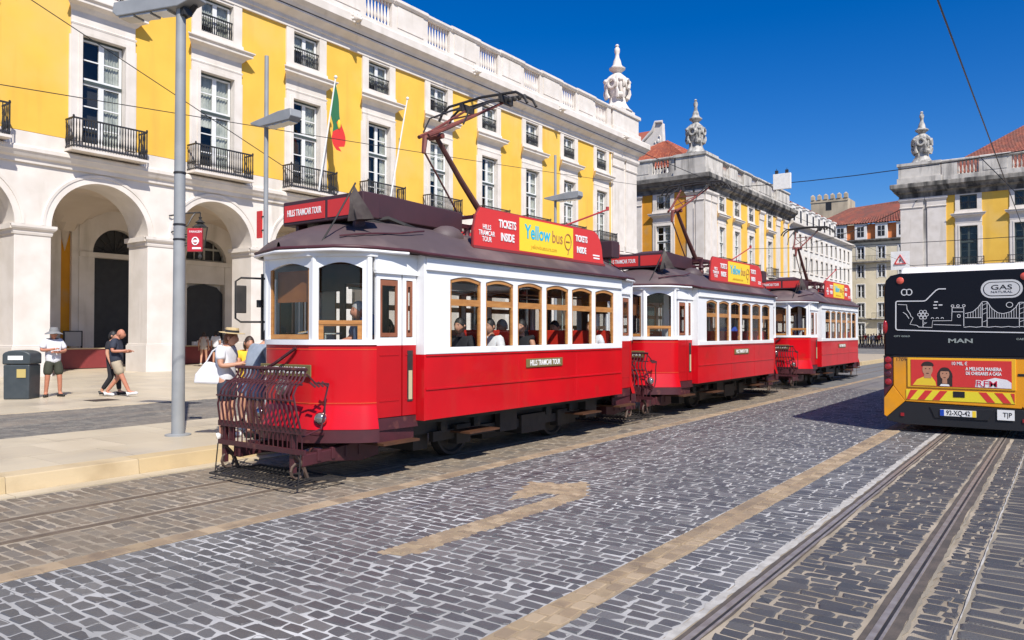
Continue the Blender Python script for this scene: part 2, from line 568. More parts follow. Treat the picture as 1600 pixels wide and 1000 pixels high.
while y < YCUT:
    course(gray, -6.40, -2.90, y, .119, .178, .020, .0045, skip=lambda a, b: in_poly(a, b, ARROW), rgap=.027)
    y += .119
y = .5
while y < YCUT:
    course(gray, -2.62, -2.03, y, .116, .19, .018, .0045, rgap=.026)
    y += .116
y = .5
while y < YCUT:
    for xa, xb in ((-9.54, -8.60), (-8.42, -7.70), (-7.52, -6.66)):
        course(dusty, xa, xb, y, .125, .20, .018, .004, rgap=.026)
    y += .125
y = .5
while y < YCUT:
    course(dark, -1.79, -1.09, y, .115, .20, .016, .005, rgap=.019)
    course(dark, -.83, -.615, y, .115, .17, .013, .005, rgap=.018)
    y += .115
y = .5
while y < YCUT - 4:
    course(dark, -.585, .62, y, .16, .42, .014, .004, rgap=.03)
    course(dark, .66, 5.0, y, .16, .22, .014, .004, rgap=.03)
    y += .16
# tan lane lines and arrow
y = .5
while y < 60:
    st = 1 if y < YCUT else 2
    tan.put(-6.52, y, .20, .165 * st, .009)
    y += .175 * st
y = .5
while y < 50:
    st = 1 if y < YCUT else 2
    w = .115 + rg.uniform(-.015, .015)
    tan.put(-2.825 + rg.uniform(-.004, .004), y, .125, (.15 + rg.uniform(-.02, .0)) * st, .009)
    tan.put(-2.69 + rg.uniform(-.004, .004), y + .05, .125, (.15 + rg.uniform(-.02, .0)) * st, .009)
    y += .158 * st
y = 4.6
while y < 8.5:
    x = -5.6
    while x < -4.4:
        if in_poly(x, y, ARROW):
            tan.put(x, y, .098, .088, .007)
        x += .101
    y += .092
gray.finish(road)
dusty.finish(road)
dark.finish(road)
tan.finish(road)

# light mortar beds under the tan lines, the smear beside the left bus rail and the seam further right
TANB = mat('tan_mortar', (.34, .25, .15), .9, col2=(.26, .20, .13), nscale=5, bump=.3)
SMEAR = mat('white_mortar', (.46, .44, .40), .9, col2=(.32, .30, .27), nscale=7, bump=.5, bscale=50)
CONC = mat('rail_bed', (.10, .08, .066), .9, col2=(.065, .055, .047), nscale=6, bump=.4, bscale=50)
def ragged_strip(b, x0, x1, z, y0=1.2, y1=60, st=.25, j0=.02, j1=.02, seed=1):
    r2 = random.Random(seed)
    ys = np.arange(y0, y1, st)
    L_ = [(x0 + r2.uniform(-j0, j0), yy, z) for yy in ys]
    R_ = [(x1 + r2.uniform(-j1, j1), yy, z) for yy in ys]
    n = len(ys)
    b.add(L_ + R_, [(i, n + i, n + i + 1, i + 1) for i in range(n - 1)])
b = MB(); ragged_strip(b, -6.64, -6.41, .003, j0=.004, j1=.004); ragged_strip(b, -2.90, -2.61, .003, j0=.004, j1=.004, seed=2)
b.add([(x, y_, .003) for x, y_ in ARROW], [tuple(range(len(ARROW)))])
place('line_bed', b.mesh('line_bed', TANB), road)
b = MB(); ragged_strip(b, -2.03, -1.955, .0045, y1=14, st=.12, j0=.03, seed=3); ragged_strip(b, -2.03, -1.96, .0045, y0=13.9, y1=40, st=.2, j0=.015, seed=4)
ragged_strip(b, -.604, -.594, .0125, y1=24, st=.12, j0=.004, j1=.006, seed=5)
place('mortar_smear', b.mesh('mortar_smear', SMEAR), road)
b = MB(); ragged_strip(b, -.87, -.845, .0065, y1=14, st=.10, j0=.004, j1=.014, seed=6)
place('mortar_smear', b.mesh('mortar_smear', JOINT_D), road)

# grooved tram rails
for i, (xc, _) in enumerate(RAILS):
    t = thing('tram_rail', ['kerbside grooved rail running under the red trams', 'grooved rail under the road side of the red trams',
                            'left grooved steel rail running under the yellow bus', 'right grooved steel rail running under the yellow bus'][i], 'rail', (xc, 3, 0), 'grooved rails set in the setts')
    b = MB(); 
    if i >= 2:
        ragged_strip(b, xc - .072, xc + (.066 if i == 2 else .115), .006, j0=.006, j1=.012, seed=20 + i)
        b.build('rail_bed', CONC, t)
    RL = mat('dusty_rail', (.17, .13, .095), .8, col2=(.12, .09, .065), nscale=5)
    b = MB(); b.box(xc - .030, xc + .010, -5, 90, -.02, .011); b.build('rail_head', STEEL if i > 1 else RL, t)
    b = MB(); b.box(xc + .034, xc + .052, -5, 90, -.02, .010); b.build('rail_lip', STEEL if i > 1 else RL, t)
    b = MB(); b.box(xc + .0105, xc + .0335, -5, 90, -.02, .0065); b.build('groove', BLACKM if i > 1 else RUST, t)

# ---------------------------------------------------------------- pavement, kerb, lane across the square
g = MB()
PZ = .2
g.box(-60, -9.86, -12, 66, -.05, PZ - .018)
pave = structure('pavement', g, PAVE_J)
ps = []
def slabs(xa, xb, dx, dy, y0, y1, z):
    x = xa
    k = 0
    while x < xb - .01:
        yy = y0 + (k % 2) * dy * .5
        while yy < y1:
            if in_view(x + dx / 2, yy + dy / 2, z, .25):
                ps.append((math.hypot(x, yy), x, yy, dx, dy, z))
            yy += dy
        x += dx; k += 1
slabs(-13.46, -10.22, 1.08, .9, 0, 40, PZ)
slabs(-31.38, -17.58, 1.38, 1.0, 2, 46, PZ)
ps.sort()
near_ids = set([i for i, p in enumerate(ps) if in_view(p[1] + p[3] / 2, p[2] + p[4] / 2, p[5], .01)][:296])
lib = {}
rest = MB()
for i, (d, x, yy, dx, dy, z) in enumerate(ps):
    if i in near_ids:
        key = (dx, dy)
        if key not in lib:
            b = MB(); b.box(.003, dx - .003, .003, dy - .003, -.03, 0); lib[key] = b.mesh('paving_slab', PAVE)
        place('paving_slab', lib[key], pave, loc=(x, yy, z + random.uniform(-.0015, .0015)))
    else:
        rest.box(x + .003, x + dx - .003, yy + .003, yy + dy - .003, z - .03, z)
if rest.v:
    rest.build('paving_slab', PAVE, pave)['kind'] = 'stuff'
b = MB(); b.box(-60, -31.39, -12, 66, PZ - .03, PZ - .001); b.build('arcade_floor', PAVE, pave)
b = MB()
yy = 0
while yy < 45:
    b.box(-17.56, -13.48, yy, yy + .118, PZ - .03, PZ - .012) if False else None
    yy += .125
# dark setts of the lane that crosses the square
lane = Setts('lane_sett', LANE)
yy = .5
while yy < 34:
    xx = -17.54 + (rg.uniform(0, .1))
    while xx < -13.56:
        lx = .15 * rg.uniform(.8, 1.2)
        lane.put(xx + lx / 2, yy, lx - .008, .142, .004)
        xx += lx
    yy += .15
lane.finish(pave, near=0, base=PZ - .014)
b = MB(); kb = None
kl = {}
yy = .6
while yy < 46:
    L_ = 1.55
    if 'k' not in kl:
        q = MB(); q.prof_y([(-.36, -.04), (0.03, -.18), (.0, .005), (-.02, .014), (-.36, .014)], .004, L_ - .004); kl['k'] = q.mesh('kerb_stone', KERB)
    if 'g' not in kl:
        q = MB(); q.box(.035, .29, .004, L_ - .004, -.05, .016); kl['g'] = q.mesh('gutter_stone', GUT)
    place('kerb_stone', kl['k'], pave, loc=(-9.86, yy, PZ - .012))
    place('gutter_stone', kl['g'], road, loc=(-9.86, yy, 0))
    yy += L_
b = MB(); b.box(-9.86, -9.56, -6, .58, -.05, PZ); b.box(-9.86, -9.56, 46.5, 66, -.05, PZ); b.build('kerb_run', KERB, pave)
# ================================================================== BUILDINGS
BAY = 5.07
ENT = [(.0, 17.15), (.12, 17.15), (.12, 17.42), (.19, 17.45), (.19, 17.62), (.60, 17.86), (.60, 17.96), (.66, 17.98), (.74, 18.12), (.95, 18.32), (.95, 18.72), (.90, 18.80), (.14, 18.90), (.0, 18.90)]
_wl = {}
def window_meshes(T_key, T0, w, zb, zt, rows_lo, rows_hi, split, frame, cols=2):
    """local meshes for a window: u centred on 0, n=0 at the pane plane"""
    key = (T_key, w, zb, zt, rows_lo, rows_hi, split, frame.name)
    if key in _wl:
        return _wl[key]
    f = MB(T0); hw = w / 2
    panes = []
    # outer dark frame
    f.cm = 1
    f.box(-hw, -hw + .07, -.05, .02, zb, zt); f.box(hw - .07, hw, -.05, .02, zb, zt)
    f.box(-hw + .07, hw - .07, -.05, .06, zt - .1, zt); f.box(-hw + .07, hw - .07, -.05, .08, zb, zb + .06)
    secs = []
    if split:
        f.box(-hw + .07, hw - .07, -.05, .09, split - .06, split + .06)
        secs = [(zb + .06, split - .06, rows_lo), (split + .06, zt - .1, rows_hi)]
    else:
        secs = [(zb + .06, zt - .1, rows_lo)]
    f.cm = 0
    for z0, z1, rows in secs:
        for sgn in (-1, 1):
            u0, u1 = (-hw + .045, -.002) if sgn < 0 else (.002, hw - .045)
            st = .10
            f.box(u0, u0 + st, -.03, .05, z0, z1); f.box(u1 - st, u1, -.03, .05, z0, z1)
            f.box(u0 + st, u1 - st, -.03, .05, z1 - .07, z1); f.box(u0 + st, u1 - st, -.03, .05, z0, z0 + .09)
            a, c = z0 + .09, z1 - .07
            h = (c - a) / rows
            for r in range(rows):
                if r:
                    f.box(u0 + st, u1 - st, -.02, .035, a + h * r - .024, a + h * r + .024)
                p0 = a + h * r + (.024 if r else 0); p1 = a + h * (r + 1) - (.024 if r < rows - 1 else 0)
                panes.append((u0 + st, u1 - st, p0, p1))
    fm = f.mesh('window', [frame, DFRAME])
    pm = []
    lib = {}
    for (u0, u1, p0, p1) in panes:
        k2 = (round(u1 - u0, 3), round(p1 - p0, 3))
        if k2 not in lib:
            b = MB(T0); b.box(0, u1 - u0, -.004, .004, 0, p1 - p0); lib[k2] = b.mesh('pane', GLASS)
        pm.append((lib[k2], T0(u0, 0, p0)))
    r = MB(T0); r.box(-hw, hw, -.75, -.70, zb, zt); 
    r.box(-hw, -hw + .02, -.70, -.05, zb, zt); r.box(hw - .02, hw, -.70, -.05, zb, zt)
    r.box(-hw + .02, hw - .02, -.70, -.05, zt - .02, zt); r.box(-hw + .02, hw - .02, -.70, -.05, zb, zb + .02)
    rm = r.mesh('window_recess', ROOM)
    n = 16
    cmh = []
    for var in range(4):   # drawn, half drawn, drawn to the sides, roller half down
        c = MB(T0)
        rngs = [((1, .06, hw - .05, 0), (-1, -hw + .03, -hw + .20, 0)), ((1, .04, hw - .05, 0), (-1, -hw + .04, -.06, .45)), ((1, hw - .5, hw - .04, 0), (-1, -hw + .03, -hw + .42, 0)), ((1, .10, hw - .05, 0), (-1, -hw + .04, -hw + .1, .2))][var]
        for sgn, ua, ub, up in rngs:
            if split is None:
                ua, ub = (.04, hw - .05) if sgn > 0 else (-hw + .04, -.04)
            zlow = zb + .1 + (zt - zb) * up
            top = [(ua + (ub - ua) * i / n, -.10 + .035 * math.sin(i * (1.9 + .3 * var) + sgn), zt - .06) for i in range(n + 1)]
            bot = [(p_ + (.03 * math.sin(i * (.8 + .2 * var)) * (.3 if up else 1)), b2, zlow) for i, (p_, b2, _) in enumerate(top)]
            c.add(top + bot, [(i, i + 1, n + 2 + i, n + 1 + i) for i in range(n)])
        cmh.append(c.mesh('curtain', CURTAIN, recalc=False))
    _wl[key] = (fm, pm, rm, cmh)
    return _wl[key]

def facade(root, T, Tk, u0, u1, centers, wall, stone, stone2, zg=9.4, balcony=True, curtain=True, pilasters=(), lions=(), parapet=None,
           cornice_u=None, ret0=False, detail=True, frame=None, stone3=None):
    """upper storeys of a palace front: wall, framed windows, balconies, hoods, entablature, parapet. T(u,n,z)->world"""
    frame = frame or WFRAME
    centers = sorted(centers)
    stone3 = stone3 or stone2
    O = Vector(T(0, 0, 0))
    T0 = lambda a, b, c: tuple(Vector(T(a, b, c)) - O)
    hw, z1b, z1t, z2b, z2t = .865, 9.05, 13.62, 15.42, 17.05
    w = MB(T)
    edges = [u0] + [x for c in centers for x in (c - hw, c + hw)] + [u1]
    th = -.32
    for i in range(0, len(edges), 2):
        w.box(edges[i], edges[i + 1], th, 0, zg, 17.2)
    for c in centers:
        w.box(c - hw, c + hw, th, 0, z1t, z2b); w.box(c - hw, c + hw, th, 0, z2t, 17.2)
    w.build('wall', wall, root)
    # band under the wall and string course
    b = MB(T)
    b.extr([(0, 8.2), (.10, 8.2), (.12, 8.36), (.22, 8.42), (.30, 8.56), (.34, 8.60), (.34, 8.74), (.26, 8.80), (.04, 8.86), (.04, 9.36), (.0, 9.38), (-.32, 9.38), (-.32, 8.2)],
           lambda n, z: (u0, n, z), lambda n, z: (u1, n, z))
    b.build('string_course', stone, root)
    ca, cb = cornice_u or (u0, u1)
    b = MB(T)
    b.extr(ENT, lambda n, z: (ca - (n if ret0 else 0), n, z), lambda n, z: (cb + (n if cornice_u else 0), n, z))
    b.build('cornice', stone3, root)
    # windows
    for ci, c in enumerate(centers):
        fm, pm, rm, cm = window_meshes(Tk, T0, 2 * hw, z1b, z1t, 3, 2, 11.85, frame)
        loc = T(c, -.22, 0)
        o = place('window', fm, root, loc=loc)
        for me, off in pm:
            place('pane', me, o, loc=Vector(loc) + Vector(off))
        place('window_recess', rm, o, loc=loc)
        if curtain:
            place('curtain', cm[(0, 0, 3, 1, 0, 2, 1, 0, 3)[ci % 9]], o, loc=loc)
        fm, pm, rm, cm = window_meshes(Tk, T0, 2 * hw - .1, z2b, z2t, 2, 0, None, frame)
        loc = T(c, -.22, 0)
        o = place('window', fm, root, loc=loc)
        for me, off in pm:
            place('pane', me, o, loc=Vector(loc) + Vector(off))
        place('window_recess', rm, o, loc=loc)
        if curtain:
            place('curtain', cm[(ci * 2 + 1) % 4], o, loc=loc)
        s = MB(T)
        for sg in (-1, 1):
            a, d = sorted((c + sg * (hw - .012), c + sg * (hw + .40)))
            s.box(a, d, -.2, .09, 9.38, z1t - .012)
            a2, d2 = sorted((c + sg * (hw - .012), c + sg * (hw + .12)))
            s.box(a2, d2, .0901, .13, 9.38, z1t - .012)
            a3, d3 = sorted((c + sg * (hw + .40), c + sg * (hw + .46)))
            s.box(a3, d3, .0, .06, 9.38, z1t - .1)
            a, d = sorted((c + sg * (hw - .05), c + sg * (hw + .40)))
            s.box(a, d, -.2, .09, 15.3, 17.149)
        W = hw + .40
        s.box(c - W, c + W, -.2, .09, z1t - .012, 13.95)
        s.box(c - hw - .12, c + hw + .12, .0901, .13, z1t - .012, z1t + .12)
        s.extr([(.0, 13.95), (.10, 13.95), (.12, 14.02), (.07, 14.06), (.07, 14.5), (.14, 14.56), (.22, 14.66), (.44, 14.76), (.44, 14.86), (.52, 14.94), (.52, 14.99), (.14, 15.06), (.12, 15.3), (.0, 15.3)],
               lambda n, z: (c - W - max(0, n - .07), n, z), lambda n, z: (c + W + max(0, n - .07), n, z))
        s.box(c - hw + .05, c + hw - .05, -.2, .07, 15.3, z2b + .008)
        s.box(c - hw + .05, c + hw - .05, -.2, .07, z2t - .02, 17.148)
        s.build('window_surround', stone, root)
        r = MB(T)
        # guard rail of the small window
        r.box(c - hw + .06, c + hw - .06, -.04, .03, 16.22, 16.27)
        r.box(c - hw + .06, c + hw - .06, -.03, .02, z2b + .02, z2b + .05)
        n = 15 if detail else 9
        for i in range(n):
            u = c - hw + .1 + (2 * hw - .2) * i / (n - 1)
            if detail:
                p = T(u, -.005, 0)
                r2 = MB(); r2.lathe([(.018, z2b + .05), (.026, z2b + .25), (.042, z2b + .36), (.024, z2b + .5), (.018, 16.22)], (p[0], p[1], 0), 5)
                r.v, r.f, r.m = r.v, r.f, r.m
                k = len(r.v); r.v.extend(r2.v); r.f.extend([tuple(j + k for j in f) for f in r2.f]); r.m.extend(r2.m)
            else:
                r.box(u - .016, u + .016, -.02, .012, z2b + .05, 16.22)
        r.build('guard_rail', IRON, root)
        if balcony:
            s = MB(T)
            s.box(c - 1.5, c + 1.5, .34, .78, 8.86, 8.96); s.box(c - 1.5, c + 1.5, .04, .34, 8.865, 8.96)
            bl = s.build('balcony', stone2 if stone2 is not STONE else STONE, root)
            r = MB(T)
            for z, t in ((10.08, .065), (9.02, .05)):
                r.box(c - 1.46, c + 1.46, .70, .74, z, z + t)
                for sg in (-1, 1):
                    a, d = sorted((c + sg * 1.46, c + sg * 1.42))
                    r.box(a, d, .06, .70, z, z + t)
            pts = [(c - 1.44 + 2.88 * i / (26 if detail else 13), .72) for i in range((27 if detail else 14))]
            pts += [(c + sg * 1.44, .12 + .15 * i) for sg in (-1, 1) for i in range(4)]
            for u, nn in pts:
                p = T(u, nn, 0)
                r2 = MB()
                if detail:
                    r2.lathe([(.018, 9.055), (.022, 9.2), (.044, 9.32), (.024, 9.48), (.017, 9.7), (.026, 9.85), (.018, 10.08)], (p[0], p[1], 0), 5)
                else:
                    r2.box(p[0] - .014, p[0] + .014, p[1] - .014, p[1] + .014, 9.055, 10.08)
                k = len(r.v); r.v.extend(r2.v); r.f.extend([tuple(j + k for j in f) for f in r2.f]); r.m.extend(r2.m)
            for sg in (-1, 1):
                p = T(c + sg * 1.44, .72, 0)
                r2 = MB(); r2.lathe([(.03, 8.96), (.03, 10.1), (.045, 10.13), (.04, 10.2), (.0, 10.23)], (p[0], p[1], 0), 6)
                k = len(r.v); r.v.extend(r2.v); r.f.extend([tuple(j + k for j in f) for f in r2.f]); r.m.extend(r2.m)
            r.build('railing', IRON, bl)
    # pilasters at corners
    for (a, d, nn) in pilasters:
        p = MB(T)
        p.box(a, d, -.2, nn, 8.9, 16.0)
        p.extr([(nn - .02, 16.0), (nn + .06, 16.0), (nn + .1, 16.1), (nn + .04, 16.16), (nn + .04, 16.7), (nn + .12, 16.8), (nn + .2, 16.95), (nn + .2, 17.149), (nn - .02, 17.149)],
               lambda n, z: (a - max(0, n - nn), n, z), lambda n, z: (d + max(0, n - nn), n, z))
        p.box(a, d, -.2, nn - .0005, 16.0, 17.149)
        p.box(a - .05, d + .05, -.1, nn + .06, 8.9, 9.3)
        p.build('pilaster', stone, root)
    # parapet: plinth, panels, balustrades, coping
    if parapet:
        pa, pb, opens = parapet
        p = MB(T)
        p.box(pa, pb, -.42, .10, 18.88, 19.32)
        p.box(pa, pb, -.40, .06, 19.32, 19.42)
        e = [pa] + [x for o_ in opens for x in (o_ - 1.02, o_ + 1.02)] + [pb]
        for i in range(0, len(e), 2):
            if e[i + 1] - e[i] > .02:
                p.box(e[i], e[i + 1], -.36, .05, 19.42, 20.86)
                if e[i + 1] - e[i] > 2.4:
                    p.box(e[i] + .42, e[i + 1] - .42, .05, .09, 19.55, 20.78)
        p.extr([(-.44, 20.86), (.08, 20.86), (.14, 20.94), (.18, 20.98), (.18, 21.1), (.1, 21.16), (-.46, 21.16)], lambda n, z: (pa, n, z), lambda n, z: (pb, n, z))
        for i in range(0, len(e), 2):
            if 2.4 < e[i + 1] - e[i] < 6:
                p.extr([(-.48, 20.861), (.13, 20.861), (.19, 20.94), (.24, 20.98), (.24, 21.12), (.14, 21.2), (-.48, 21.2)], lambda n, z: (e[i] + .1, n, z), lambda n, z: (e[i + 1] - .1, n, z))
        p.build('parapet', stone2 if stone2 is not STONE else STONE, root)
        for o_ in opens:
            q = MB()
            for i in range(8 if detail else 6):
                u = o_ - .89 + 1.78 * i / (7 if detail else 5)
                c3 = T(u, -.16, 0)
                q.lathe([(.10, 19.42), (.10, 19.5), (.05, 19.58), (.085, 19.72), (.105, 19.86), (.08, 20.05), (.048, 20.4), (.045, 20.6), (.09, 20.68), (.09, 20.86)], (c3[0], c3[1], 0), 7)
            q.build('balustrade', stone2 if stone2 is not STONE else STONE, root, smooth=50)
    for u in lions:
        q = MB()
        c3 = Vector(T(u, 0, 18.56)); nd = (Vector(T(u, 1, 0)) - Vector(T(u, 0, 0)))
        c0 = c3 + nd * 1.0
        ud = (Vector(T(u + 1, 0, 0)) - Vector(T(u, 0, 0)))
        q.ball(c0, .26, 8); q.ball(c0 + nd * .2 - Vector((0, 0, .08)), .15, 7); q.ball(c0 + nd * .31 - Vector((0, 0, .14)), .08, 6)
        for k in range(9):
            t = 2 * math.pi * k / 9
            q.ball(c0 - nd * .06 + ud * math.cos(t) * .27 + Vector((0, 0, 1)) * math.sin(t) * .27, .1, 5, k=4)
        for sg in (-1, 1):
            q.ball(c0 + ud * .12 * sg + nd * .18 + Vector((0, 0, .1)), .05, 5, k=4)
        q.build('lion_head', stone2, root, smooth=60)

def urn(root, c, stone, s=1.0, n=(1, 0, 0)):
    """stone trophy: scrolled pedestal, plumed helmet body, small vase and finial"""
    x, y, z = c
    b = MB()
    b.box(x - 1.15 * s, x + 1.15 * s, y - 1.15 * s, y + 1.15 * s, z, z + .22)
    b.lathe([(1.35 * s, z + .22), (1.05 * s, z + .5), (.78 * s, z + .95), (.70 * s, z + 1.4)], (x, y, 0), 8)
    b.build('trophy_base', stone, root, smooth=30)
    b = MB()
    pr = [(.72, 1.4), (.9, 1.75), (1.02, 2.2), (1.0, 2.65), (.82, 3.15), (.55, 3.5), (.33, 3.68)]
    b.lathe([(r * s * .92, z + h) for r, h in pr], (x, y, 0), 14)
    rr = random.Random(5)
    for k in range(12):   # hanging plumes, leaf-like tongues at the four corners
        t = math.pi / 2 * (k // 3) + math.pi / 4 + (k % 3 - 1) * .30
        ln = rr.uniform(1.0, 1.35)
        pts = []
        for i in range(6):
            f = i / 5
            r = (.38 + .66 * math.sin(f * math.pi * .62)) * s
            pts.append((x + math.cos(t) * r, y + math.sin(t) * r, z + 3.55 - f * ln * 1.25 * s))
        b.tube(pts, [.06 * s, .14 * s, .18 * s, .18 * s, .14 * s, .05 * s], 6)
    for d in ((1, 0), (-1, 0), (0, 1), (0, -1)):   # oculus ring on each side and scroll
        cx, cy = x + d[0] * 1.02 * s, y + d[1] * 1.02 * s
        ring = []
        for i in range(11):
            t = 2 * math.pi * i / 10
            ring.append((cx - d[1] * .36 * s * math.cos(t), cy + d[0] * .36 * s * math.cos(t), z + 2.55 + .40 * s * math.sin(t)))
        b.tube(ring, .12 * s, 6)
        for sg in (-1, 1):
            px, py = -d[1] * sg, d[0] * sg
            b.tube([(x + d[0] * .8 * s + px * .45 * s, y + d[1] * .8 * s + py * .45 * s, z + 1.35), (x + d[0] * .95 * s + px * .55 * s, y + d[1] * .95 * s + py * .55 * s, z + 1.75),
                    (x + d[0] * .98 * s + px * .48 * s, y + d[1] * .98 * s + py * .48 * s, z + 2.1)], [.20 * s, .16 * s, .10 * s], 6)
            b.ball((x + d[0] * .80 * s + px * .72 * s, y + d[1] * .80 * s + py * .72 * s, z + 2.85), .2 * s, 7)
            b.ball((x + d[0] * .72 * s + px * .62 * s, y + d[1] * .72 * s + py * .62 * s, z + 1.55), .22 * s, 7)
    b.build('trophy_body', stone, root, smooth=50)
    b = MB()
    b.lathe([(r * s, z + 3.6 + (h - 3.6) * 1.0) for r, h in [(.30, 3.6), (.42, 3.78), (.72, 4.0), (.74, 4.1), (.52, 4.22), (.40, 4.4), (.33, 4.75), (.2, 5.05), (.17, 5.35), (.25, 5.6), (.24, 5.85), (.12, 6.0), (.18, 6.12), (.10, 6.25), (.0, 6.28)]], (x, y, 0), 12)
    b.build('trophy_finial', stone, root, smooth=40)

def arch_poly(c, r, zs, z_top, w0, w1, n=20):
    """spandrel outline: rectangle w0..w1 x zs..z_top minus half disc"""
    P = [(w0, zs), (w0, z_top), (w1, z_top), (w1, zs), (c + r, zs)]
    P += [(c + r * math.cos(math.pi * i / n), zs + r * math.sin(math.pi * i / n)) for i in range(1, n)]
    P += [(c - r, zs)]
    return P

# ------------------------------------------------------------------ the yellow arcaded palace
XF = -31.5
T1 = lambda u, n, z: (XF + n, u, z)
C1 = [15.2 + BAY * k for k in range(-2, 9)]
pal = thing('palace', 'long yellow palace with white stone arcade, balconied windows and balustraded roof on the left', 'building', (XF, 36, PZ))
U0, U1 = C1[0] - BAY / 2, 62.15
facade(pal, T1, 'E', U0, U1, C1, YELLOW, STONE, STONE, pilasters=[(57.55, 59.55, .12), (59.95, 62.0, .12)],
       lions=[C1[0] + BAY / 2 + 2 * BAY * k for k in range(0, 6)], parapet=(U0, 57.4, C1), cornice_u=(U0, U1))
b = MB(T1); b.box(57.4, 62.5, -4.6, .34, 18.88, 19.5); b.box(57.6, 62.3, -4.4, .2, 19.5, 20.9); b.box(57.4, 62.5, -4.6, .34, 20.9, 21.2); b.box(57.45, 62.1, -.2, .04, 8.9, 17.14); b.build('corner_pedestal', STONE, pal, bevel=.05)
urn(pal, (XF - .9, 60.3, 21.2), STONE, 1.0)
R_A, ZS = 1.9, 5.92
b = MB(T1)
for c in C1:
    b.extr(arch_poly(c, R_A, ZS, 8.2, c - BAY / 2, c + BAY / 2), lambda u, z: (u, -1.55, z), lambda u, z: (u, 0, z))
b.box(C1[-1] + BAY / 2, 62.15, -6, 0, 0, 8.2)
b.build('arcade_wall', STONE, pal, smooth=25)
for i, c in enumerate([C1[0] - BAY / 2 + BAY * k for k in range(len(C1) + 1)]):
    b = MB(T1)
    hw = (BAY - 2 * R_A) / 2
    b.box(c - hw, c + hw, -1.55, .0, PZ - .05, 5.55)
    b.box(c - hw - .07, c + hw + .07, -1.62, .07, PZ - .05, 1.32)
    b.box(c - hw - .04, c + hw + .04, -1.59, .04, 1.32, 1.38)
    b.build('pier', STONE, pal, bevel=.015)
    b = MB(T1)
    b.extr([(-1.55 - .0, 5.52), (.03, 5.52), (.05, 5.6), (.05, 5.66), (.13, 5.74), (.16, 5.8), (.16, 5.9), (.0, 5.92), (-1.55, 5.92)],
           lambda n, z: (c - hw - max(.0, n), n, z), lambda n, z: (c + hw + max(.0, n), n, z))
    b.box(c - hw - .14, c + hw + .14, -1.68, .0, 5.72, 5.915); b.box(c - hw - .05, c + hw + .05, -1.6, .0, 5.54, 5.72)
    b.build('impost', STONE, pal)
for c in C1:   # moulded archivolt of each arch, proud of the wall
    b = MB(T1)
    n = 28
    sec = [(R_A - .0, .0), (R_A, .03), (R_A + .22, .03), (R_A + .23, .06), (R_A + .33, .07), (R_A + .36, .0)]
    vs, fs = [], []
    m_ = len(sec)
    for i in range(n + 1):
        t = math.pi * i / n
        for rr_, nn in sec:
            vs.append((c + rr_ * math.cos(t), nn, ZS + rr_ * math.sin(t)))
    for i in range(n):
        for j in range(m_ - 1):
            fs.append((i * m_ + j, i * m_ + j + 1, (i + 1) * m_ + j + 1, (i + 1) * m_ + j))
    b.add(vs, fs)
    b.box(c - BAY / 2 + .62, c - R_A - .37, .0, .05, ZS + .28, ZS + .34) if False else None
    b.build('archivolt', STONE, pal, smooth=30)
# gallery behind the arcade: vaults, back wall with doors
GB = -9.0
b = MB(T1)
for c in C1:   # groin vault over each bay: two crossing barrels
    n, m_ = 20, 20
    vs, fs = [], []
    for i in range(n + 1):
        u = -BAY / 2 + BAY * i / n
        for j in range(m_ + 1):
            f = j / m_
            dep = -1.56 + (GB + 1.56) * f
            za = math.sqrt(max(0, 1 - (u / (BAY / 2)) ** 2)); zb_ = math.sqrt(max(0, 1 - (2 * f - 1) ** 2))
            vs.append((c + u, dep, 5.92 + 2.25 * max(za, zb_)))
    for i in range(n):
        for j in range(m_):
            a = i * (m_ + 1) + j
            fs.append((a, a + 1, a + m_ + 2, a + m_ + 1))
    b.add(vs, fs)
b.build('vault', VAULT, pal, smooth=25)
b = MB(T1); b.box(U0, U1, GB - .5, 1.0 - 2.6, 8.205, 8.3); b.build('gallery_ceiling', VAULT, pal)
OCH = OCHRE
bw, sp, dr, fan = MB(T1), MB(T1), MB(T1), MB(T1)
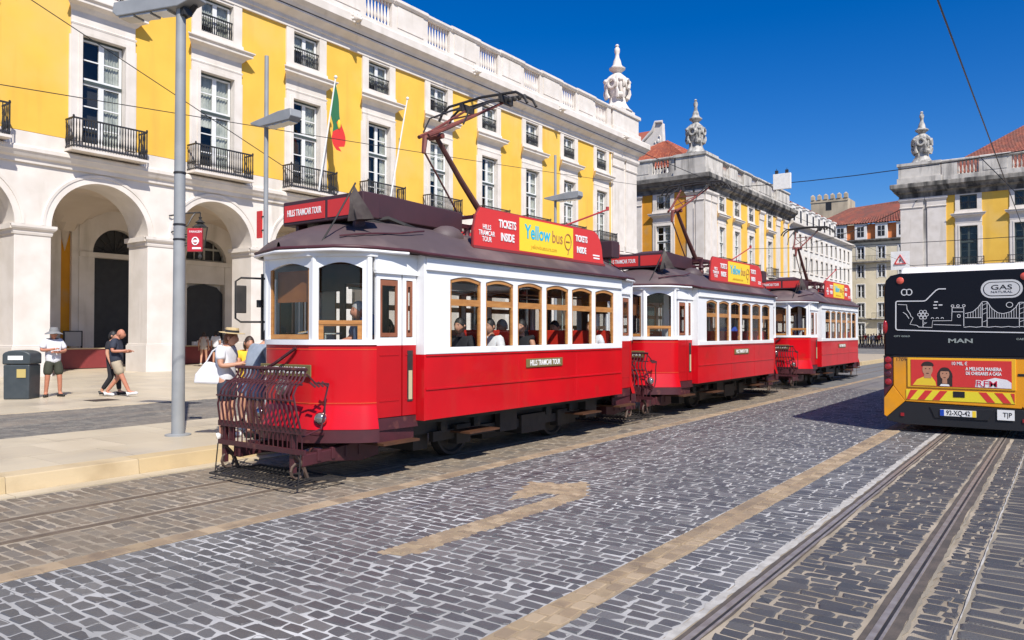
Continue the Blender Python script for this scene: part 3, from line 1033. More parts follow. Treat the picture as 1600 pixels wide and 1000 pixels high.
for i, c in enumerate(C1):
    bw.box(c - BAY / 2, c - 1.95, GB - .3, GB, PZ, 8.2, 1)
    bw.box(c + 1.95, c + BAY / 2, GB - .3, GB, PZ, 8.2, 1)
    bw.box(c - 2.28, c - 1.95, GB + .001, GB + .2, PZ, 8.2, 0); bw.box(c + 1.95, c + 2.28, GB + .001, GB + .2, PZ, 8.2, 0)
    for sg in (-1, 1):
        a, d = sorted((c + sg * 1.2, c + sg * 1.95))
        bw.box(a, d, GB - .3, GB + .25, PZ, 5.7, 0)
    bw.extr(arch_poly(c, 1.28, 5.95, 8.2, c - 1.95, c + 1.95), lambda u, z: (u, GB - .3, z), lambda u, z: (u, GB + .25, z), 0)
    bw.box(c - 1.95, c + 1.95, GB - .3, GB + .34, 5.7, 5.95, 0)
    if i % 2 == 1:
        dr.box(c - 1.2, c + 1.2, GB - .25, GB - .1, PZ, 5.7)
        n = 12
        P = [(c + 1.28 * math.cos(math.pi * k / n), 5.95 + 1.28 * math.sin(math.pi * k / n)) for k in range(n + 1)]
        dr.extr(P, lambda u, z: (u, GB - .2, z), lambda u, z: (u, GB - .12, z))
        for k in range(1, 8):
            t = math.pi * k / 8
            fan.tube([(c, GB - .06, 5.97), (c + 1.26 * math.cos(t), GB - .06, 5.95 + 1.26 * math.sin(t))], .022, 4)
        fan.tube([(c + .62 * math.cos(math.pi * k / 10), GB - .06, 5.97 + .62 * math.sin(math.pi * k / 10)) for k in range(11)], .02, 4)
    else:
        # arched door below, arched window above
        dr.extr([(c - 1.2, PZ), (c + 1.2, PZ), (c + 1.2, 4.1), (c + .8, 4.5), (c, 4.65), (c - .8, 4.5), (c - 1.2, 4.1)], lambda u, z: (u, GB - .2, z), lambda u, z: (u, GB + .02, z))
        bw.box(c - 1.2, c + 1.2, GB - .3, GB - .22, PZ, 5.7, 0)
        bw.box(c - 1.2, c + 1.2, GB - .22, GB + .2, 4.66, 5.7, 0)
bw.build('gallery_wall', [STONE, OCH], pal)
dr.build('arcade_door', DARKDOOR, pal)
fan.build('fanlight', IRON, pal)
for i, c in enumerate(C1[:6]):
    if i % 2 == 0:
        w = MB(T1)
        n = 12
        rim = [(c + 1.26 * math.cos(math.pi * k / n), GB - .05, 6.6 + 1.26 * math.sin(math.pi * k / n) * .9) for k in range(n + 1)]
        rim = [(c + 1.2, GB - .05, 5.98)] + rim + [(c - 1.2, GB - .05, 5.98)]
        w.tube(rim, .07, 4)
        w.box(c - .06, c + .06, GB - .08, GB + .0, 5.98, 7.2); w.box(c - 1.2, c + 1.2, GB - .09, GB + .01, 6.62, 6.74)
        w.box(c - .64, c - .58, GB - .07, GB - .02, 5.98, 7.1); w.box(c + .58, c + .64, GB - .07, GB - .02, 5.98, 7.1)
        w.box(c - 1.2, c + 1.2, GB - .09, GB - .0, 5.96, 6.06)
        o = w.build('arched_window', mat('grey_window_paint', (.32, .31, .28), .6), pal)
        p = MB(T1); p.extr([(c + 1.25 * math.cos(math.pi * k / n), 5.95 + 1.25 * math.sin(math.pi * k / n)) for k in range(n + 1)], lambda u, z: (u, GB - .16, z), lambda u, z: (u, GB - .14, z))
        p.build('pane', DARKDOOR, o)
b = MB(T1); b.box(U0, 62.0, -15.7, -1.1, 8.31, 18.8); b.build('building_core', ROOM, pal)
b = MB(T1); b.box(U0, 62.15, -16.3, -15.8, 0, 18.9); b.box(61.6, 62.149, -15.8, -.32, 8.2, 18.9); b.build('side_wall', YELLOW, pal)
b = MB(T1); b.add([(U0, -.9, 19.6), (62, -.9, 19.6), (62, -8.5, 21.0), (U0, -8.5, 21.0)], [(0, 1, 2, 3)]); b.add([(U0, -16, 19.6), (62, -16, 19.6), (62, -8.5, 21.0), (U0, -8.5, 21.0)], [(3, 2, 1, 0)]); b.build('roof', TILE, pal)

# ------------------------------------------------------------------ second palace block across the side street
XB = -31.5
T2 = lambda u, n, z: (XB + n, u, z)
Y2, Y2E = 78.0, 108.4
blk = thing('palace_block', 'weathered yellow corner palace behind the trams with a red tiled roof and stone trophy', 'building', (XB, 93, 0))
c2 = [82.9, 87.7, 92.6, 99.7]
facade(blk, T2, 'E', Y2, Y2E, c2, YELLOW, STONE, STONE_D, pilasters=[(Y2 + .02, Y2 + 1.5, .12), (Y2 + 1.8, Y2 + 3.3, .12), (95.6, 97.3, .10), (102.3, 104.0, .10), (105.6, 107.2, .1)],
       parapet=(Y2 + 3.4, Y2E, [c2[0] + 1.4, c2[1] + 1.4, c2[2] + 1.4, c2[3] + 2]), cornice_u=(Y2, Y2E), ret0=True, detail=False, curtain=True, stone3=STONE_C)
T2s = lambda u, n, z: (u, Y2 - n, z)
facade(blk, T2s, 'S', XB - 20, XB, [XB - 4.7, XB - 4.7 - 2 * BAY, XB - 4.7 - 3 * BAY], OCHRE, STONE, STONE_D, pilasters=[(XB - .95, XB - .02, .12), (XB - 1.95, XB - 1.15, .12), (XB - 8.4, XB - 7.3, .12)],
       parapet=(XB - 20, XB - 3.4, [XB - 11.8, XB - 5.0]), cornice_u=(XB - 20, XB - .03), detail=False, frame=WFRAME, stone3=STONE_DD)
b = MB(); b.box(XB - 3.4, XB + .3, Y2 - .3, Y2 + 3.4, 18.88, 19.5); b.box(XB - 3.2, XB + .16, Y2 - .16, Y2 + 3.2, 19.5, 20.9); b.box(XB - 3.4, XB + .3, Y2 - .3, Y2 + 3.4, 20.9, 21.2); b.build('corner_pedestal', STONE_D, blk)
urn(blk, (XB - 1.6, Y2 + 1.6, 21.2), TROPHY, .95)
b = MB(T2); b.box(Y2 + .1, Y2 + 3.2, -.2, .03, 8.9, 17.14); b.build('corner_backing', STONE, blk)
b = MB(T2s); b.box(XB - 1.9, XB - .33, -.2, .03, 8.9, 17.14); b.build('corner_backing', STONE, blk)
b = MB(T2); b.box(Y2 + .0, Y2E, -.32, .0, 0, 8.2); b.build('ground_floor', STONE, blk)
b = MB(T2s); b.box(XB - 20, XB - .33, -.32, .0, 0, 8.2); b.build('ground_floor', STONE_D, blk)
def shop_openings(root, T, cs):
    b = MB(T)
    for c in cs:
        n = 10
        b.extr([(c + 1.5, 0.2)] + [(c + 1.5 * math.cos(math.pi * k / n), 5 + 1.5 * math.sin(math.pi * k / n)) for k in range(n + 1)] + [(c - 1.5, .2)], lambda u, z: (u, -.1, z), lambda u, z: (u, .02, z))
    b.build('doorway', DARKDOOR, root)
shop_openings(blk, T2, c2); shop_openings(blk, T2s, [XB - 6.9, XB - 11.97])
b = MB(); b.box(XB - 20, XB - 1.1, Y2 + 1.1, Y2E, 8, 18.85); b.build('building_core', ROOM, blk)
def tiled_slope(root, p0, p1, p2, p3, rows, cols, m, name='roof_tile'):
    """barrel tiles laid on the quad p0 p1 (eave) p2 p3 (ridge), one joined part"""
    p0, p1, p2, p3 = map(Vector, (p0, p1, p2, p3))
    b = MB()
    nrm = (p1 - p0).cross(p3 - p0).normalized()
    if nrm.z < 0: nrm = -nrm
    for j in range(rows):
        for i in range(cols):
            q = []
            for (a, v_) in ((i, j), (i + 1, j), (i + 1, j + 1.12), (i, j + 1.12)):
                f, gq = a / cols, min(1, v_ / rows)
                q.append(p0.lerp(p1, f).lerp(p3.lerp(p2, f), gq))
            h = (q[1] - q[0]).length
            if h < .02: continue
            lo, hi = nrm * .05, nrm * (.0)
            m0, m1 = (q[0] + q[1]) / 2 + nrm * (h * .38), (q[3] + q[2]) / 2 + nrm * (h * .38 - .06)
            b.add([q[0] + lo * .2, m0, q[1] + lo * .2, q[2] - lo * .3, m1, q[3] - lo * .3], [(0, 1, 4, 5), (1, 2, 3, 4)])
    o = b.build(name, m, root); o['kind'] = 'stuff'
    s = MB(); s.add([p0 - nrm * .08, p1 - nrm * .08, p2 - nrm * .08, p3 - nrm * .08], [(0, 1, 2, 3)]); s.build('roof_deck', m, root)
ap = (XB - 11.5, Y2 + 11, 27.4)
tiled_slope(blk, (XB - 17, Y2 + .9, 20.2), (XB - 1.2, Y2 + .9, 20.2), (XB - 9.0, Y2 + 10, 25.7), (XB - 9.4, Y2 + 10, 25.7), 26, 44, TILE)
tiled_slope(blk, (XB - 1.2, Y2 + .9, 20.2), (XB - 1.2, Y2E, 20.2), (XB - 9.0, Y2E, 25.7), (XB - 9.0, Y2 + 10, 25.7), 10, 40, TILE)

# white ornate stone gable rising behind the first palace
gab = thing('stone_gable', 'ornate white stone gable with carved scrolls rising behind the palace corner', 'gable', (-45, 90, 0))
b = MB()
b.prof_y([(-51, 0), (-44.9, 0), (-44.9, 27.2), (-45.1, 31.5), (-46.0, 31.6), (-46.4, 30.6), (-48, 29.2), (-51, 26.8)], 91.6, 92.4)
b.v = [(v[0] + 2.4, v[1], v[2] - 2.4 if v[2] > 1 else v[2]) for v in b.v]
b.build('gable_wall', STONE, gab)
b = MB()
for i in range(7):
    x = -49.3 + i * .62
    z = 24.8 + i * .72
    b.ball((x, 91.5, z), (.26, .16, .34), 8)
    b.tube([(x, 91.5, z - .5), (x + .25, 91.45, z - .2), (x + .3, 91.5, z + .5), (x + .1, 91.5, z + .8)], [.12, .1, .09, .05], 5)
    b.box(x - .12, x + .15, 91.3, 91.6, z - 1.3, z - .7)
b.tube([(-51, 91.5, 26.9), (-48, 91.5, 29.3), (-46.4, 91.5, 30.7), (-46, 91.5, 31.7), (-45.0, 91.5, 31.6)], .2, 6)
b.tube([(-51, 91.5, 23.0), (-45.0, 91.5, 27.0)], .22, 6)
b.v = [(v[0] + 2.4, v[1], v[2] - 2.4) for v in b.v]
b.build('carved_scrolls', STONE, gab, smooth=40)
rfn = thing('far_roof', 'red tiled roof edge showing behind the white stone gable', 'roof', (-52, 96, 0))
b = MB(); b.box(-60, -46, 96, 106, 0, 26); b.build('wall', PLASTER_W, rfn)
b = MB(); b.add([(-60, 95.8, 26), (-46, 95.8, 26), (-48, 101, 31), (-60, 101, 31)], [(0, 1, 2, 3)]); b.build('roof', TILE, rfn)

# ------------------------------------------------------------------ long white building further along
wb = thing('white_building', 'long white building with plain windows and attic dormers beyond the yellow block', 'building', (-31.5, 126, 0))
WE = 146.0
T3 = lambda u, n, z: (XB + n, u, z)
O3 = Vector(T3(0, 0, 0)); T30 = lambda a, c, d: tuple(Vector(T3(a, c, d)) - O3)
cs = [110.6 + 2.95 * k for k in range(12)]
rowsz = [(2.0, 5.4), (7.2, 9.6), (10.8, 12.9), (14.2, 16.0)]
b = MB(T3)
hw = .55
e = [Y2E] + [x for c in cs for x in (c - hw, c + hw)] + [WE]
for i in range(0, len(e), 2):
    b.box(e[i], e[i + 1], -.3, 0, 0, 17.0)
zz = [0] + [z for r in rowsz for z in r] + [17.0]
for c in cs:
    for i in range(0, len(zz), 2):
        b.box(c - hw, c + hw, -.3, 0, zz[i], zz[i + 1])
b.box(WE - .3, WE, -12, -.3, 0, 17)
b.build('wall', PLASTER_W, wb)
for c in cs:
    for zb_, zt_ in rowsz:
        fm, pm, rm, cm = window_meshes('W', T30, 1.1, zb_, zt_, 2, 0, None, WFRAME)
        loc = T3(c, -.2, 0)
        o = place('window', fm, wb, loc=loc)
        for me, off in pm:
            place('pane', me, o, loc=Vector(loc) + Vector(off))
        place('window_recess', rm, o, loc=loc)
    s = MB(T3)
    for zb_, zt_ in rowsz:
        for sg in (-1, 1):
            a, d = sorted((c + sg * .55, c + sg * .72)); s.box(a, d, -.1, .06, zb_ - .15, zt_)
        s.box(c - .72, c + .72, -.1, .07, zt_, zt_ + .18); s.box(c - .8, c + .8, -.1, .12, zb_ - .27, zb_ - .15)
    s.build('window_surround', STONE, wb)
b = MB(T3); b.extr([(0, 16.7), (.1, 16.7), (.2, 16.9), (.6, 17.15), (.6, 17.4), (.0, 17.6), (-.3, 17.6), (-.3, 17.01), (0, 17.01)], lambda n, z: (Y2E, n, z), lambda n, z: (WE, n, z)); b.build('cornice', STONE, wb)
b = MB(T3); b.box(Y2E + .1, WE - 6, -4, -1.6, 17.0, 20.6); b.build('attic_wall', PLASTER_W, wb)
for k in range(9):
    c = 110.9 + 3.4 * k
    s = MB(T3); s.box(c - .75, c + .75, -1.6, -1.0, 17.55, 20.5); s.box(c - .9, c + .9, -1.65, -.9, 20.5, 20.7); d_ = s.build('dormer', PLASTER_W, wb)
    s = MB(T3); s.box(c - .42, c + .42, -1.0, -.98, 18.1, 20.0); s.build('pane', DARKDOOR, d_)
tiled_slope(wb, (XB - 1.4, Y2E, 20.7), (XB - 1.4, WE - 5.5, 20.7), (XB - 6, WE - 8, 23.0), (XB - 6, Y2E, 23.0), 8, 40, TILE_D)
b = MB(); b.box(-43, XB - 1.1, Y2E + .3, WE - .5, 0.1, 16.9); b.build('building_core', ROOM, wb)

# ------------------------------------------------------------------ cream building closing the street, tower behind
fb = thing('cream_building', 'cream apartment building with dark red roof and orange dormers closing the street', 'building', (-25, 150, 0))
YF = 150.0
T4 = lambda u, n, z: (u, YF - n, z)
O4 = Vector(T4(0, 0, 0)); T40 = lambda a, c, d: tuple(Vector(T4(a, c, d)) - O4)
cs4 = [-30.9 + 3.45 * k for k in range(-2, 6)]
rows4 = [(1.2, 3.6), (4.6, 7.2), (8.2, 10.6), (11.8, 14.2), (15.2, 17.4)]
b = MB(T4); hw = .62
X0, X1 = -40.0, -12.0
e = [X0] + [x for c in cs4 for x in (c - hw, c + hw)] + [X1]
for i in range(0, len(e), 2):
    b.box(e[i], e[i + 1], -.3, 0, -1, 18.2)
zz = [-1] + [z for r in rows4 for z in r] + [18.2]
for c in cs4:
    for i in range(0, len(zz), 2):
        b.box(c - hw, c + hw, -.3, 0, zz[i], zz[i + 1])
b.build('wall', CREAM, fb)
for c in cs4:
    for j, (zb_, zt_) in enumerate(rows4):
        fm, pm, rm, cm = window_meshes('F', T40, 1.24, zb_, zt_, 2, 0, None, WFRAME)
        loc = T4(c, -.2, 0)
        o = place('window', fm, fb, loc=loc)
        for me, off in pm:
            place('pane', me, o, loc=Vector(loc) + Vector(off))
        place('window_recess', rm, o, loc=loc)
        s = MB(T4)
        for sg in (-1, 1):
            a, d = sorted((c + sg * .62, c + sg * .8)); s.box(a, d, -.1, .05, zb_ - .1, zt_ + .1)
        s.box(c - .62, c + .62, -.1, .05, zt_, zt_ + .16)
        s.build('window_surround', PLASTER_W, fb)
for z in (4.45, 14.75):
    s = MB(T4); s.box(X0, X1, .0, .7 if z > 10 else .25, z - .25, z); o = s.build('balcony_slab', STONE_DD, fb)
    if z > 10:
        r = MB(T4)
        r.box(X0, X1, .62, .66, z + .95, z + 1.0)
        u = X0
        while u < X1:
            r.box(u, u + .03, .62, .65, z, z + .95); u += .25
        r.build('railing', IRON, o)
s = MB(T4); s.box(-29, -26, 0, .8, 4.3, 4.5); o = s.build('balcony_slab', STONE_D, fb)
r = MB(T4); r.box(-29, -26, .72, .76, 5.4, 5.45)
for k in range(16): r.box(-29 + .19 * k, -28.97 + .19 * k, .72, .75, 4.5, 5.4)
r.build('railing', IRON, o)
b = MB(T4); b.extr([(-.3, 18.2), (0.0, 18.2), (.15, 18.3), (.6, 18.55), (.6, 18.75), (-.3, 18.8)], lambda n, z: (X0, n, z), lambda n, z: (X1, n, z)); b.build('cornice', STONE_DD, fb)
ORANGE = mat('orange_render', (.62, .20, .06), .85)
b = MB(T4); b.box(X0, X1, -1.4, -.7, 18.7, 21.6); b.build('attic_wall', ORANGE, fb)
for c in cs4:
    s = MB(T4); s.box(c - 1.0, c + 1.0, -.7, -.15, 18.78, 21.5); s.box(c - 1.1, c + 1.1, -.75, -.05, 21.5, 21.7); d_ = s.build('dormer', PLASTER_W, fb)
    s = MB(T4); s.box(c - .55, c + .55, -.15, -.1, 19.3, 21.1); s.build('pane', DARKDOOR, d_)
    s = MB(T4); s.box(c - .03, c + .03, -.1, -.07, 19.3, 21.1); s.box(c - .55, c + .55, -.1, -.07, 20.2, 20.26); s.build('glazing_bar', WFRAME, d_)
tiled_slope(fb, (X0, YF - .1, 21.7), (X1, YF - .1, 21.7), (-20, YF + 6, 26.6), (-34, YF + 6, 25.6), 14, 60, TILE_D)
b = MB(); b.box(X0 + .3, X1 - .3, YF + 1.5, YF + 14, -1, 21); b.build('building_core', ROOM, fb)

tw = thing('crenellated_tower', 'square sandstone tower with battlements far behind the rooftops', 'tower', (-53, 223, 0))
SAND = mat('sandstone', (.50, .41, .29), .9, col2=(.38, .31, .22), nscale=.35, streak=((.22, .18, .13), .5, .5, .75))
b = MB(); b.box(-58, -48.5, 220, 229, 0, 38.4); b.build('tower_body', SAND, tw)
for i in range(6):
    b = MB(); x = -58 + 1.72 * i
    b.box(x, x + .95, 219.8, 220.8, 38.4, 39.5); b.add([(x, 219.8, 39.5), (x + .95, 219.8, 39.5), (x + .95, 220.8, 39.5), (x, 220.8, 39.5), (x + .47, 220.3, 40.0)], [(0, 1, 4), (1, 2, 4), (2, 3, 4), (3, 0, 4)])
    b.build('merlon', SAND, tw)
b = MB(); b.box(-58.15, -48.35, 219.85, 220, 37.6, 38.0); b.build('string_course', SAND, tw)
b = MB(); b.prof_y([(-54, 35.4), (-52.6, 35.4), (-52.6, 37.6), (-53.3, 38.2), (-54, 37.6)], 219.9, 220.02); b.build('belfry_opening', DARKDOOR, tw)

# ------------------------------------------------------------------ palace on the right, facing the camera
pr_ = thing('corner_palace', 'weathered yellow corner palace behind the yellow and black bus', 'building', (5, 98, 0))
Y3, X3 = 97.5, -15.8
T5 = lambda u, n, z: (u, Y3 - n, z)
c5 = [X3 + 6.75 + BAY * k for k in range(0, 7)]
facade(pr_, T5, 'S', X3, X3 + 40, c5, OCHRE if False else YELLOW, STONE, STONE_D, pilasters=[(X3 + .02, X3 + 2.3, .12), (X3 + 2.75, X3 + 4.6, .12)],
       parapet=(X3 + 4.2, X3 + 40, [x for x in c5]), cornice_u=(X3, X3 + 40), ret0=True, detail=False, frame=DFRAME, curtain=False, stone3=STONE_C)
b = MB(); b.box(X3 - .3, X3 + 4.2, Y3 - .3, Y3 + 4.0, 18.88, 19.5); b.box(X3 - .16, X3 + 4.1, Y3 - .16, Y3 + 3.9, 19.5, 20.9); b.box(X3 - .3, X3 + 4.2, Y3 - .3, Y3 + 4.0, 20.9, 21.2); b.build('corner_pedestal', STONE_D, pr_)
urn(pr_, (X3 + 2.0, Y3 + 1.9, 21.2), TROPHY, .98)
b = MB(T5); b.box(X3, X3 + 40, -.32, 0, 0, 8.2); b.build('ground_floor', STONE_D, pr_)
shop_openings(pr_, T5, c5)
b = MB(T5); b.box(X3 + .1, X3 + 4.5, -.2, .03, 8.9, 17.14); b.build('corner_backing', STONE_D, pr_)
b = MB(); b.box(X3 + .02, X3 + .5, Y3 + .33, Y3 + 30, 0, 18.9); b.build('side_wall', STONE_D, pr_)
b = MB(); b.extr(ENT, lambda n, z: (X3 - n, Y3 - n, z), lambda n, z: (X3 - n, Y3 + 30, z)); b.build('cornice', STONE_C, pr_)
b = MB(); b.box(X3 + .5, X3 + 39.7, Y3 + 1.1, Y3 + 16, 8, 18.85); b.build('building_core', ROOM, pr_)
tiled_slope(pr_, (X3 + 2.5, Y3 + 1.2, 19.6), (X3 + 40, Y3 + 1.2, 19.6), (X3 + 40, Y3 + 11, 26.6), (X3 + 12.0, Y3 + 11, 26.6), 34, 105, TILE_D)
# ================================================================== TRAMS
TR1 = Vector((-8.05, 10.18, 0))
tram = thing('tram', 'nearest red and white vintage tram, with a driver and seated passengers in its windows', 'tram', TR1, 'red sightseeing trams in a line')
def tp(name, mb, m, parent=None, smooth=None, bevel=0, **kw):
    return mb.build(name, m, parent or tram, local=True, smooth=smooth, bevel=bevel, **kw)
SX, YS = 1.2, 2.7
PLAN = [(1.03, -3.42), (1.0, -3.51), (.93, -3.60), (.50, -3.93), (.42, -3.975), (.2, -3.99), (-.2, -3.99), (-.42, -3.975), (-.50, -3.93), (-.93, -3.60), (-1.0, -3.51), (-1.03, -3.42)]
def strip(b, plan, z0, z1, o0=0.0, o1=None, th=.04, flip=1, m=None):
    """wall following a plan polyline; o0,o1 push it outward at bottom/top"""
    o1 = o0 if o1 is None else o1
    n = len(plan)
    nr = []
    for i in range(n):
        a, c = plan[max(i - 1, 0)], plan[min(i + 1, n - 1)]
        d = Vector((c[0] - a[0], c[1] - a[1])).normalized()
        nr.append((-d.y, d.x) if False else (d.y, -d.x))
    vs = []
    # outward: make sure normals point away from origin
    nr = [(nx, ny) if nx * p[0] + ny * p[1] > 0 else (-nx, -ny) for (nx, ny), p in zip(nr, plan)]
    for z, o in ((z0, o0), (z1, o1)):
        vs += [(p[0] + q[0] * o, p[1] + q[1] * o, z) for p, q in zip(plan, nr)]
        vs += [(p[0] + q[0] * (o - th), p[1] + q[1] * (o - th), z) for p, q in zip(plan, nr)]
    fs = []
    for i in range(n - 1):
        fs += [(i, i + 1, 2 * n + i + 1, 2 * n + i), (n + i + 1, n + i, 3 * n + i, 3 * n + i + 1), (2 * n + i, 2 * n + i + 1, 3 * n + i + 1, 3 * n + i), (i + 1, i, n + i, n + i + 1)]
    for i in (0, n - 1):
        fs.append((i, n + i, 3 * n + i, 2 * n + i))
    b.add(vs, fs, m)
def mir(plan):
    return [(x, -y) for x, y in plan]

for sg in (1, -1):
    x0, x1 = (SX - .05, SX) if sg > 0 else (-SX, -SX + .05)
    # red panel in three sheets with a seam, belt moulding
    ys = [-YS, -.62, 1.08, YS]
    for i in range(3):
        b = MB(); b.box(x0, x1, ys[i] + .002, ys[i + 1] - .002, 1.115, 1.555); tp('side_panel', b, RED, bevel=.006)
        b = MB(); b.box(x0, x1, ys[i] + .002, ys[i + 1] - .002, .70, 1.105)
        tp('side_panel', b, RED, bevel=.006)
    b = MB()
    o = .012 * sg
    xa, xb_ = sorted((sg * SX, sg * (SX + .014)))
    b.box(xa, xb_, -YS, YS, 1.095, 1.122); b.box(xa, xb_, -YS, YS, 1.54, 1.565)
    tp('panel_moulding', b, RED, bevel=.004)
    b = MB(); xa, xb_ = sorted((sg * (SX - .05), sg * (SX + .022))); b.box(xa, xb_, -YS, YS, 1.566, 1.655); tp('belt_rail', b, WHITE, bevel=.008)
    # posts and arched header
    pitch, wd, ya = .79, .68, -2.21
    b = MB()
    xa, xb_ = (SX - .06, SX) if sg > 0 else (-SX, -SX + .06)
    e = [-YS] + [y for k in range(6) for y in (ya + pitch * k, ya + pitch * k + wd)] + [YS]
    for i in range(0, len(e), 2):
        b.box(xa, xb_, e[i], e[i + 1], 1.655, 2.87)
    for k in range(6):
        y0 = ya + pitch * k; n = 8
        P = [(y0 + wd, 2.87), (y0, 2.87), (y0, 2.575)] + [(y0 + wd * i / n, 2.575 + .05 * math.sin(math.pi * i / n)) for i in range(1, n)] + [(y0 + wd, 2.575)]
        b.prof_x(P, xa, xb_)
    tp('window_posts', b, WHITE, bevel=.004)
    xa, xb_ = sorted((sg * SX, sg * (SX + .02)))
    b = MB(); b.box(xa, xb_, -YS, YS, 2.70, 2.87); b.box(xa, sg * (SX + .035) if sg > 0 else xb_, -YS, YS, 2.675, 2.70) if sg > 0 else b.box(-SX - .035, -SX, -YS, YS, 2.675, 2.70)
    tp('letter_board', b, WHITE, bevel=.004)
    for k in range(6):
        y0 = ya + pitch * k; y1 = y0 + wd; n = 8
        b = MB()
        xa, xb_ = (SX - .045, SX - .015) if sg > 0 else (-SX + .015, -SX + .045)
        t = .04
        b.box(xa, xb_, y0, y0 + t, 1.66, 2.56); b.box(xa, xb_, y1 - t, y1, 1.66, 2.56)
        b.box(xa, xb_, y0 + t, y1 - t, 2.225, 2.315)
        arc = [(y0 + wd * i / n, 2.575 + .05 * math.sin(math.pi * i / n)) for i in range(n + 1)]
        P = [(y, z) for y, z in arc] + [(y, z - .045) for y, z in arc[::-1]]
        for i in range(n):
            b.prof_x([arc[i], arc[i + 1], (arc[i + 1][0], arc[i + 1][1] - .05), (arc[i][0], arc[i][1] - .05)], xa, xb_)
        w = tp('window', b, WOOD)
        xm = sg * (SX - .03)
        p = MB(); p.box(xm - .002, xm + .002, y0 + t, y1 - t, 2.315, 2.55); tp('upper_pane', p, TGLASS, w)
        p = MB(); p.box(xm - .012, xm - .008, y0 + t, y1 - t, 1.66, 2.225); tp('lower_pane', p, TGLASS, w)
    # platform sides: side wall between saloon and front corner holds the folding door
    for en in (-1, 1):
        ya_, yb_ = (-3.42, -2.72) if en < 0 else (2.72, 3.42)
        xs = lambda y: sg * (1.03 + (3.42 - abs(y)) / .70 * .05)
        def slab(b, y0, y1, z0, z1, t=.04, out=0.0, m=None):
            P = [(xs(y0) + sg * out, y0), (xs(y1) + sg * out, y1), (xs(y1) + sg * (out - t), y1), (xs(y0) + sg * (out - t), y0)]
            b.prof_z(P, z0, z1, m)
        yy = sorted((abs(ya_), abs(yb_)))   # 2.72, 3.42
        b = MB()
        slab(b, en * 2.70, en * 3.44, 2.62, 2.87); slab(b, en * 2.70, en * 3.44, 2.60, 2.64, .05, .02)
        tp('door_header', b, WHITE)
        b = MB(); slab(b, en * 2.70, en * 3.44, .62, .77, .05, -.02); tp('door_sill', b, MAROON)
        leaves = [(3.42, 2.995), (2.985, 2.74)]
        d = MB()
        for li, (a, c) in enumerate(leaves):
            a, c = a - .006, c + .006
            gw0, gw1 = a - .06, c + .06
            slab(d, en * a, en * c, .78, 1.69, .035, -.012, 0)
            slab(d, en * a, en * gw0, 1.69, 2.60, .035, -.012, 1); slab(d, en * gw1, en * c, 1.69, 2.60, .035, -.012, 1)
            slab(d, en * gw0, en * gw1, 1.69, 1.79, .035, -.012, 1); slab(d, en * gw0, en * gw1, 2.53, 2.60, .035, -.012, 1)
            slab(d, en * (a - .05), en * (c + .04), .98, 1.0, .01, -.006, 0); slab(d, en * (a - .05), en * (c + .04), 1.56, 1.575, .01, -.006, 0)
        dr_ = tp('folding_door', d, [RED_D, WHITE])
        for li, (a, c) in enumerate(leaves):
            gw0, gw1 = a - .066, c + .066
            f = MB()
            slab(f, en * gw0, en * (gw0 - .035), 1.80, 2.52, .02, -.014); slab(f, en * (gw1 + .035), en * gw1, 1.80, 2.52, .02, -.014)
            slab(f, en * (gw0 - .035), en * (gw1 + .035), 1.80, 1.85, .02, -.014); slab(f, en * (gw0 - .035), en * (gw1 + .035), 2.45, 2.52, .02, -.014)
            tp('door_window', f, mat('reddish_wood', (.28, .10, .05), .45, col2=(.22, .075, .035), nscale=5), dr_)
            f = MB(); slab(f, en * (gw0 - .035), en * (gw1 + .035), 1.85, 2.45, .004, -.028); tp('pane', f, TGLASS, dr_)
        f = MB(); slab(f, en * 2.90, en * 2.81, .96, 1.62, .012, -.003); tp('slot_window', f, BLACKM, dr_)
        f = MB(); slab(f, en * 2.885, en * 2.825, .985, 1.36, .012, .002); tp('door_notice', f, mat('pale_paper', (.45, .40, .24), .7), dr_)
        # step below the door, bracket
        f = MB(); xq = sorted((sg * .62, sg * 1.14)); f.box(*xq, min(en * 2.75, en * 3.4), max(en * 2.75, en * 3.4), .44, .47)
        tp('door_step', f, WOOD_D)
        f = MB(); xq = sorted((sg * .98, sg * 1.0)); f.box(*xq, min(en * 2.72, en * 3.44), max(en * 2.72, en * 3.44), .47, .64); tp('step_riser', f, MAROON)

